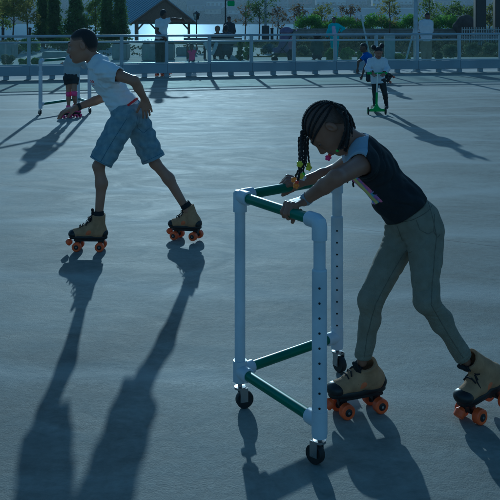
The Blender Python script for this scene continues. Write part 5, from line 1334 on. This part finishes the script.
for a in ((112, 127, 44, 60, 32.5, 'pale tall planter directly right of the boy\'s head'), (141.5, 156, 44, 61, 31.5, 'pale planter behind the legs of the skating man'), (165, 173, 44, 60, 32.5, 'narrow pale planter right of the skating man'), (-3, 12, 44, 58, 33.5, 'pale planter at the left edge')): block(*a)
block(42, 66, 52, 60, 33.5, 'low pale seat slab behind the glass left of the boy', 'seat_block', 'bench', .6, False, 'pale seat blocks')
block(176, 196, 47, 53, 36, 'pale seat slab behind the toddler', 'seat_block', 'bench', .6, False, 'pale seat blocks', zb=0)
# pale panel on a post
t = thing('info_panel', 'blank pale upright panel beyond the fence above the scooter girl', 'panel', (P(389.5, 0, 30)[0], 30, 0))
a, b = P(384.5, 33, 30), P(395, 58, 30); m = MB(); m.box(((a[0] + b[0]) / 2, 30, (a[2] + .1) / 2), (b[0] - a[0], .10, a[2] - .1), bev=.02); m.build('board', mat('pale_panel', (.30, .36, .36), rough=.5, var=.08), t); m = MB(); m.box(((a[0] + b[0]) / 2, 30, .05), (.42, .3, .1)); m.build('base', STONE, t)
# bench of the pair
t = thing('slatted_bench', 'long grey bench with backrest where the pair sits, beyond the fence', 'bench', (P(214, 0, 33)[0], 33, 0)); a, b = P(184, 0, 33), P(242, 0, 33); cx = (a[0] + b[0]) / 2; W_ = b[0] - a[0]
BW = mat('weathered_wood', (.22, .22, .19), rough=.85, var=.2, vscale=5, stretch=(.5, 6, 6))
m = MB()
for k in range(3): m.box((cx, 32.86 - .02 * k, .60 + .13 * k), (W_, .03, .10))
bk = m.build('backrest', BW, t, smooth=False); m = MB()
for k in range(4): m.box((cx, 33.0 + .12 * k, .44), (W_, .10, .04))
m.build('seat', BW, t, smooth=False)
for k in range(4):
    x = a[0] + W_ * (.06 + .88 * k / 3); m = MB(); m.box((x, 32.96, .33), (.07, .06, .66)); m.box((x, 33.2, .38), (.05, .46, .06)); m.box((x, 33.38, .19), (.07, .06, .38)); m.build('leg', DK, t, smooth=False)
# white jacket hanging from the bench back
S = Sdf(); c = P(211, 43, 32.7); S.cap(c + V(-.20, 0, -.02), c + V(-.04, 0, -.42), .05, .035, k=.04, flat=(V(1, 0, 0), 1.6)); S.cap(c + V(.20, 0, -.02), c + V(.06, 0, -.40), .05, .035, k=.04, flat=(V(1, 0, 0), 1.6))
S.cap(c + V(-.2, 0, .0), c + V(-.12, 0, .02), .04); tag(link('jacket', S.mesh('jacket', .012, wrinkle=wrinkles(.008, 30)), SHOE_W), 'white jacket hanging in a V over the back of the bench', 'jacket')
# pushchair
t = thing('pushchair', 'grey and violet pushchair with dark frame left of the fence post in the middle', 'pushchair', (P(283, 0, 30.5)[0], 30.5, 0)); q = P(284, 0, 30.5)
S = Sdf(); S.cap(V(q[0] - .05, 30.5, .52), V(q[0] + .05, 30.5, .90), .15, .17, k=.05, flat=(V(0, 1, 0), 1.1)); S.cap(V(q[0] + .05, 30.5, .45), V(q[0] - .28, 30.5, .40), .12, .10, k=.06); link('seat', S.mesh('seat', .02), mat('grey_violet_fabric', (.16, .13, .22), rough=.9), t)
for (x, y) in ((-.32, -.2), (-.32, .2), (.28, -.22), (.28, .22)):
    m = MB(); m.lathe(V(q[0] + x, 30.5 + y - .02, .11), (0, 1, 0), [(0, .07), (0, .11), (.04, .11), (.04, .07)], 18); m.build('wheel', RUBBER, t)
for y in (-.2, .2):
    m = MB(); m.tube([V(q[0] - .32, 30.5 + y, .11), V(q[0] + .08, 30.5 + y, .62), V(q[0] + .30, 30.5 + y, 1.05), V(q[0] + .42, 30.5 + y, 1.08)], .014, 8); m.tube([V(q[0] + .28, 30.5 + y, .11), V(q[0] - .12, 30.5 + y, .50)], .014, 8); m.build('frame', DK, t)
m = MB(); m.tube([V(q[0] + .42, 30.28, 1.08), V(q[0] + .42, 30.72, 1.08)], .018, 8); m.build('handlebar', mat('violet_grip', (.12, .08, .35), rough=.6), t)
S = Sdf(); S.ell(V(q[0] + .08, 30.5, 1.0), (.24, .22, .20)); 
def post(g, X, Y, Z): return np.maximum(g, 1.0 - Z)
link('hood', S.mesh('hood', .02, shell=.03, post=post), mat('grey_violet_fabric', (.16, .13, .22)), t)
# short bollards at the water's edge
for k, px in enumerate((3, 30, 272, 281, 305, 312)):
    D = 58 + (k % 2); q = P(px, 0, D); m = MB(); m.lathe((q[0], D, 0), (0, 0, 1), [(0, .10), (.75, .09), (.80, .12), (.88, .10), (.90, .02)], 12)
    labs = ['dark mooring bollard at the left edge of the water', 'dark mooring bollard under the thin yellow-green tree', 'dark mooring bollard just right of the white mast', 'dark mooring bollard further right of the white mast', 'dark mooring bollard behind the rusty tree, left one', 'dark mooring bollard behind the rusty tree, right one']
    tag(m.build('bollard', DK, None), labs[k], 'bollard', 'bollards along the water')
# hanging green sign on its dark pole
D = 40; q = P(225.5, 0, D); t = thing('sign_pole', 'dark slim pole carrying a small blank green sign above the man with the cap', 'sign', (q[0], D, 0))
m = MB(); m.tube([V(q[0], D, 0), V(q[0], D, 3.2)], .035, 8); m.build('shaft', DK, t); a = P(231, 3.5, D); m = MB(); m.box(a, (.32, .05, .22), bev=.02); m.build('sign_board', mat('green_sign', (.02, .35, .06), rough=.5), t); m = MB(); m.tube([V(q[0], D, a[2] + .13), V(a[0] + .15, D, a[2] + .13)], .015, 6); m.build('bracket', DK, t)
# low tufts in the beds
rs = np.random.RandomState(21); cs = [(rs.uniform(-22, 22), rs.uniform(35, 58), .05) for _ in range(2600)] + [(rs.uniform(2, 20), rs.uniform(41, 49), rs.uniform(.05, .45)) for _ in range(900)] + [(rs.uniform(-20, -7), rs.uniform(40, 46), rs.uniform(.05, .5)) for _ in range(600)]
cs = [c for c in cs if not (-13 < c[0] < 1.5 and (c[0] < 1.5 - (c[1] - 44) * .2)) or rs.rand() < .12]
v, f = leaf_cloud(cs, 12, .22, .06, rs, .5); tag(link('ground_cover', mesh_np('ground_cover', v, f, False), mat('bed_grass', (.06, .07, .03), col2=(.15, .14, .07), rough=.95, vscale=.5, translucent=.3)), kind='stuff')

# the air over the river
bx_ = [(-1600, 1600), (-70, 1400), (-6, 190)]
m = MB(); m.box(((bx_[0][0] + bx_[0][1]) / 2, (bx_[1][0] + bx_[1][1]) / 2, (bx_[2][0] + bx_[2][1]) / 2), (3200, 1470, 196))
hm = bpy.data.materials.new('haze'); hm.use_nodes = True; nt = hm.node_tree; nt.nodes.remove(nt.nodes['Principled BSDF'])
pv = nt.nodes.new('ShaderNodeVolumePrincipled'); pv.inputs['Color'].default_value = (.62, .80, .98, 1); pv.inputs['Density'].default_value = HAZE; pv.inputs['Anisotropy'].default_value = .35
nt.links.new(pv.outputs[0], nt.nodes['Material Output'].inputs['Volume'])
tag(m.build('haze', hm, None, smooth=False), kind='stuff')
# ================================================================== camera, light
cam = bpy.data.cameras.new('camera'); co = bpy.data.objects.new('camera', cam); C.objects.link(co)
co.location = (0, 0, CAMH); co.rotation_euler = (math.pi / 2, 0, 0)
cam.sensor_width = 36; cam.lens = F / 500 * 36; cam.shift_y = -(250 - HOR) / 500; cam.clip_start = .1; cam.clip_end = 6000
SC.camera = co
EL = math.radians(12.8); SD = nrm(V(-.085, 1, 0)) * math.cos(EL) + V(0, 0, math.sin(EL))
sl = bpy.data.lights.new('sun', 'SUN'); sl.energy = SUN_E; sl.angle = math.radians(.6); sl.color = SUN_C
so = bpy.data.objects.new('sun', sl); C.objects.link(so); so.rotation_euler = Vector(SD).to_track_quat('Z', 'Y').to_euler()
w = bpy.data.worlds.new('World'); SC.world = w; w.use_nodes = True
nt = w.node_tree; bg = nt.nodes['Background']; sky = nt.nodes.new('ShaderNodeTexSky'); sky.sky_type = 'NISHITA'
sky.sun_disc = False; sky.sun_elevation = EL; sky.sun_rotation = math.atan2(SD[0], SD[1]); sky.air_density = 1.0; sky.dust_density = .6; sky.ozone_density = 2.0
nt.links.new(sky.outputs[0], bg.inputs[0]); bg.inputs[1].default_value = SKY_S
vs = SC.view_settings; vs.view_transform = 'Standard'; vs.look = 'None'; vs.gamma = 1; vs.exposure = EXPO
vs.use_curve_mapping = False
try:
    vs.use_white_balance = True; vs.white_balance_temperature = WB_T; vs.white_balance_tint = WB_TINT
except Exception as e: print('wb', e)
SC.cycles.max_bounces = 6; SC.cycles.diffuse_bounces = 3; SC.cycles.glossy_bounces = 3; SC.cycles.transparent_max_bounces = 12; SC.cycles.transmission_bounces = 4
SC.cycles.use_denoising = True
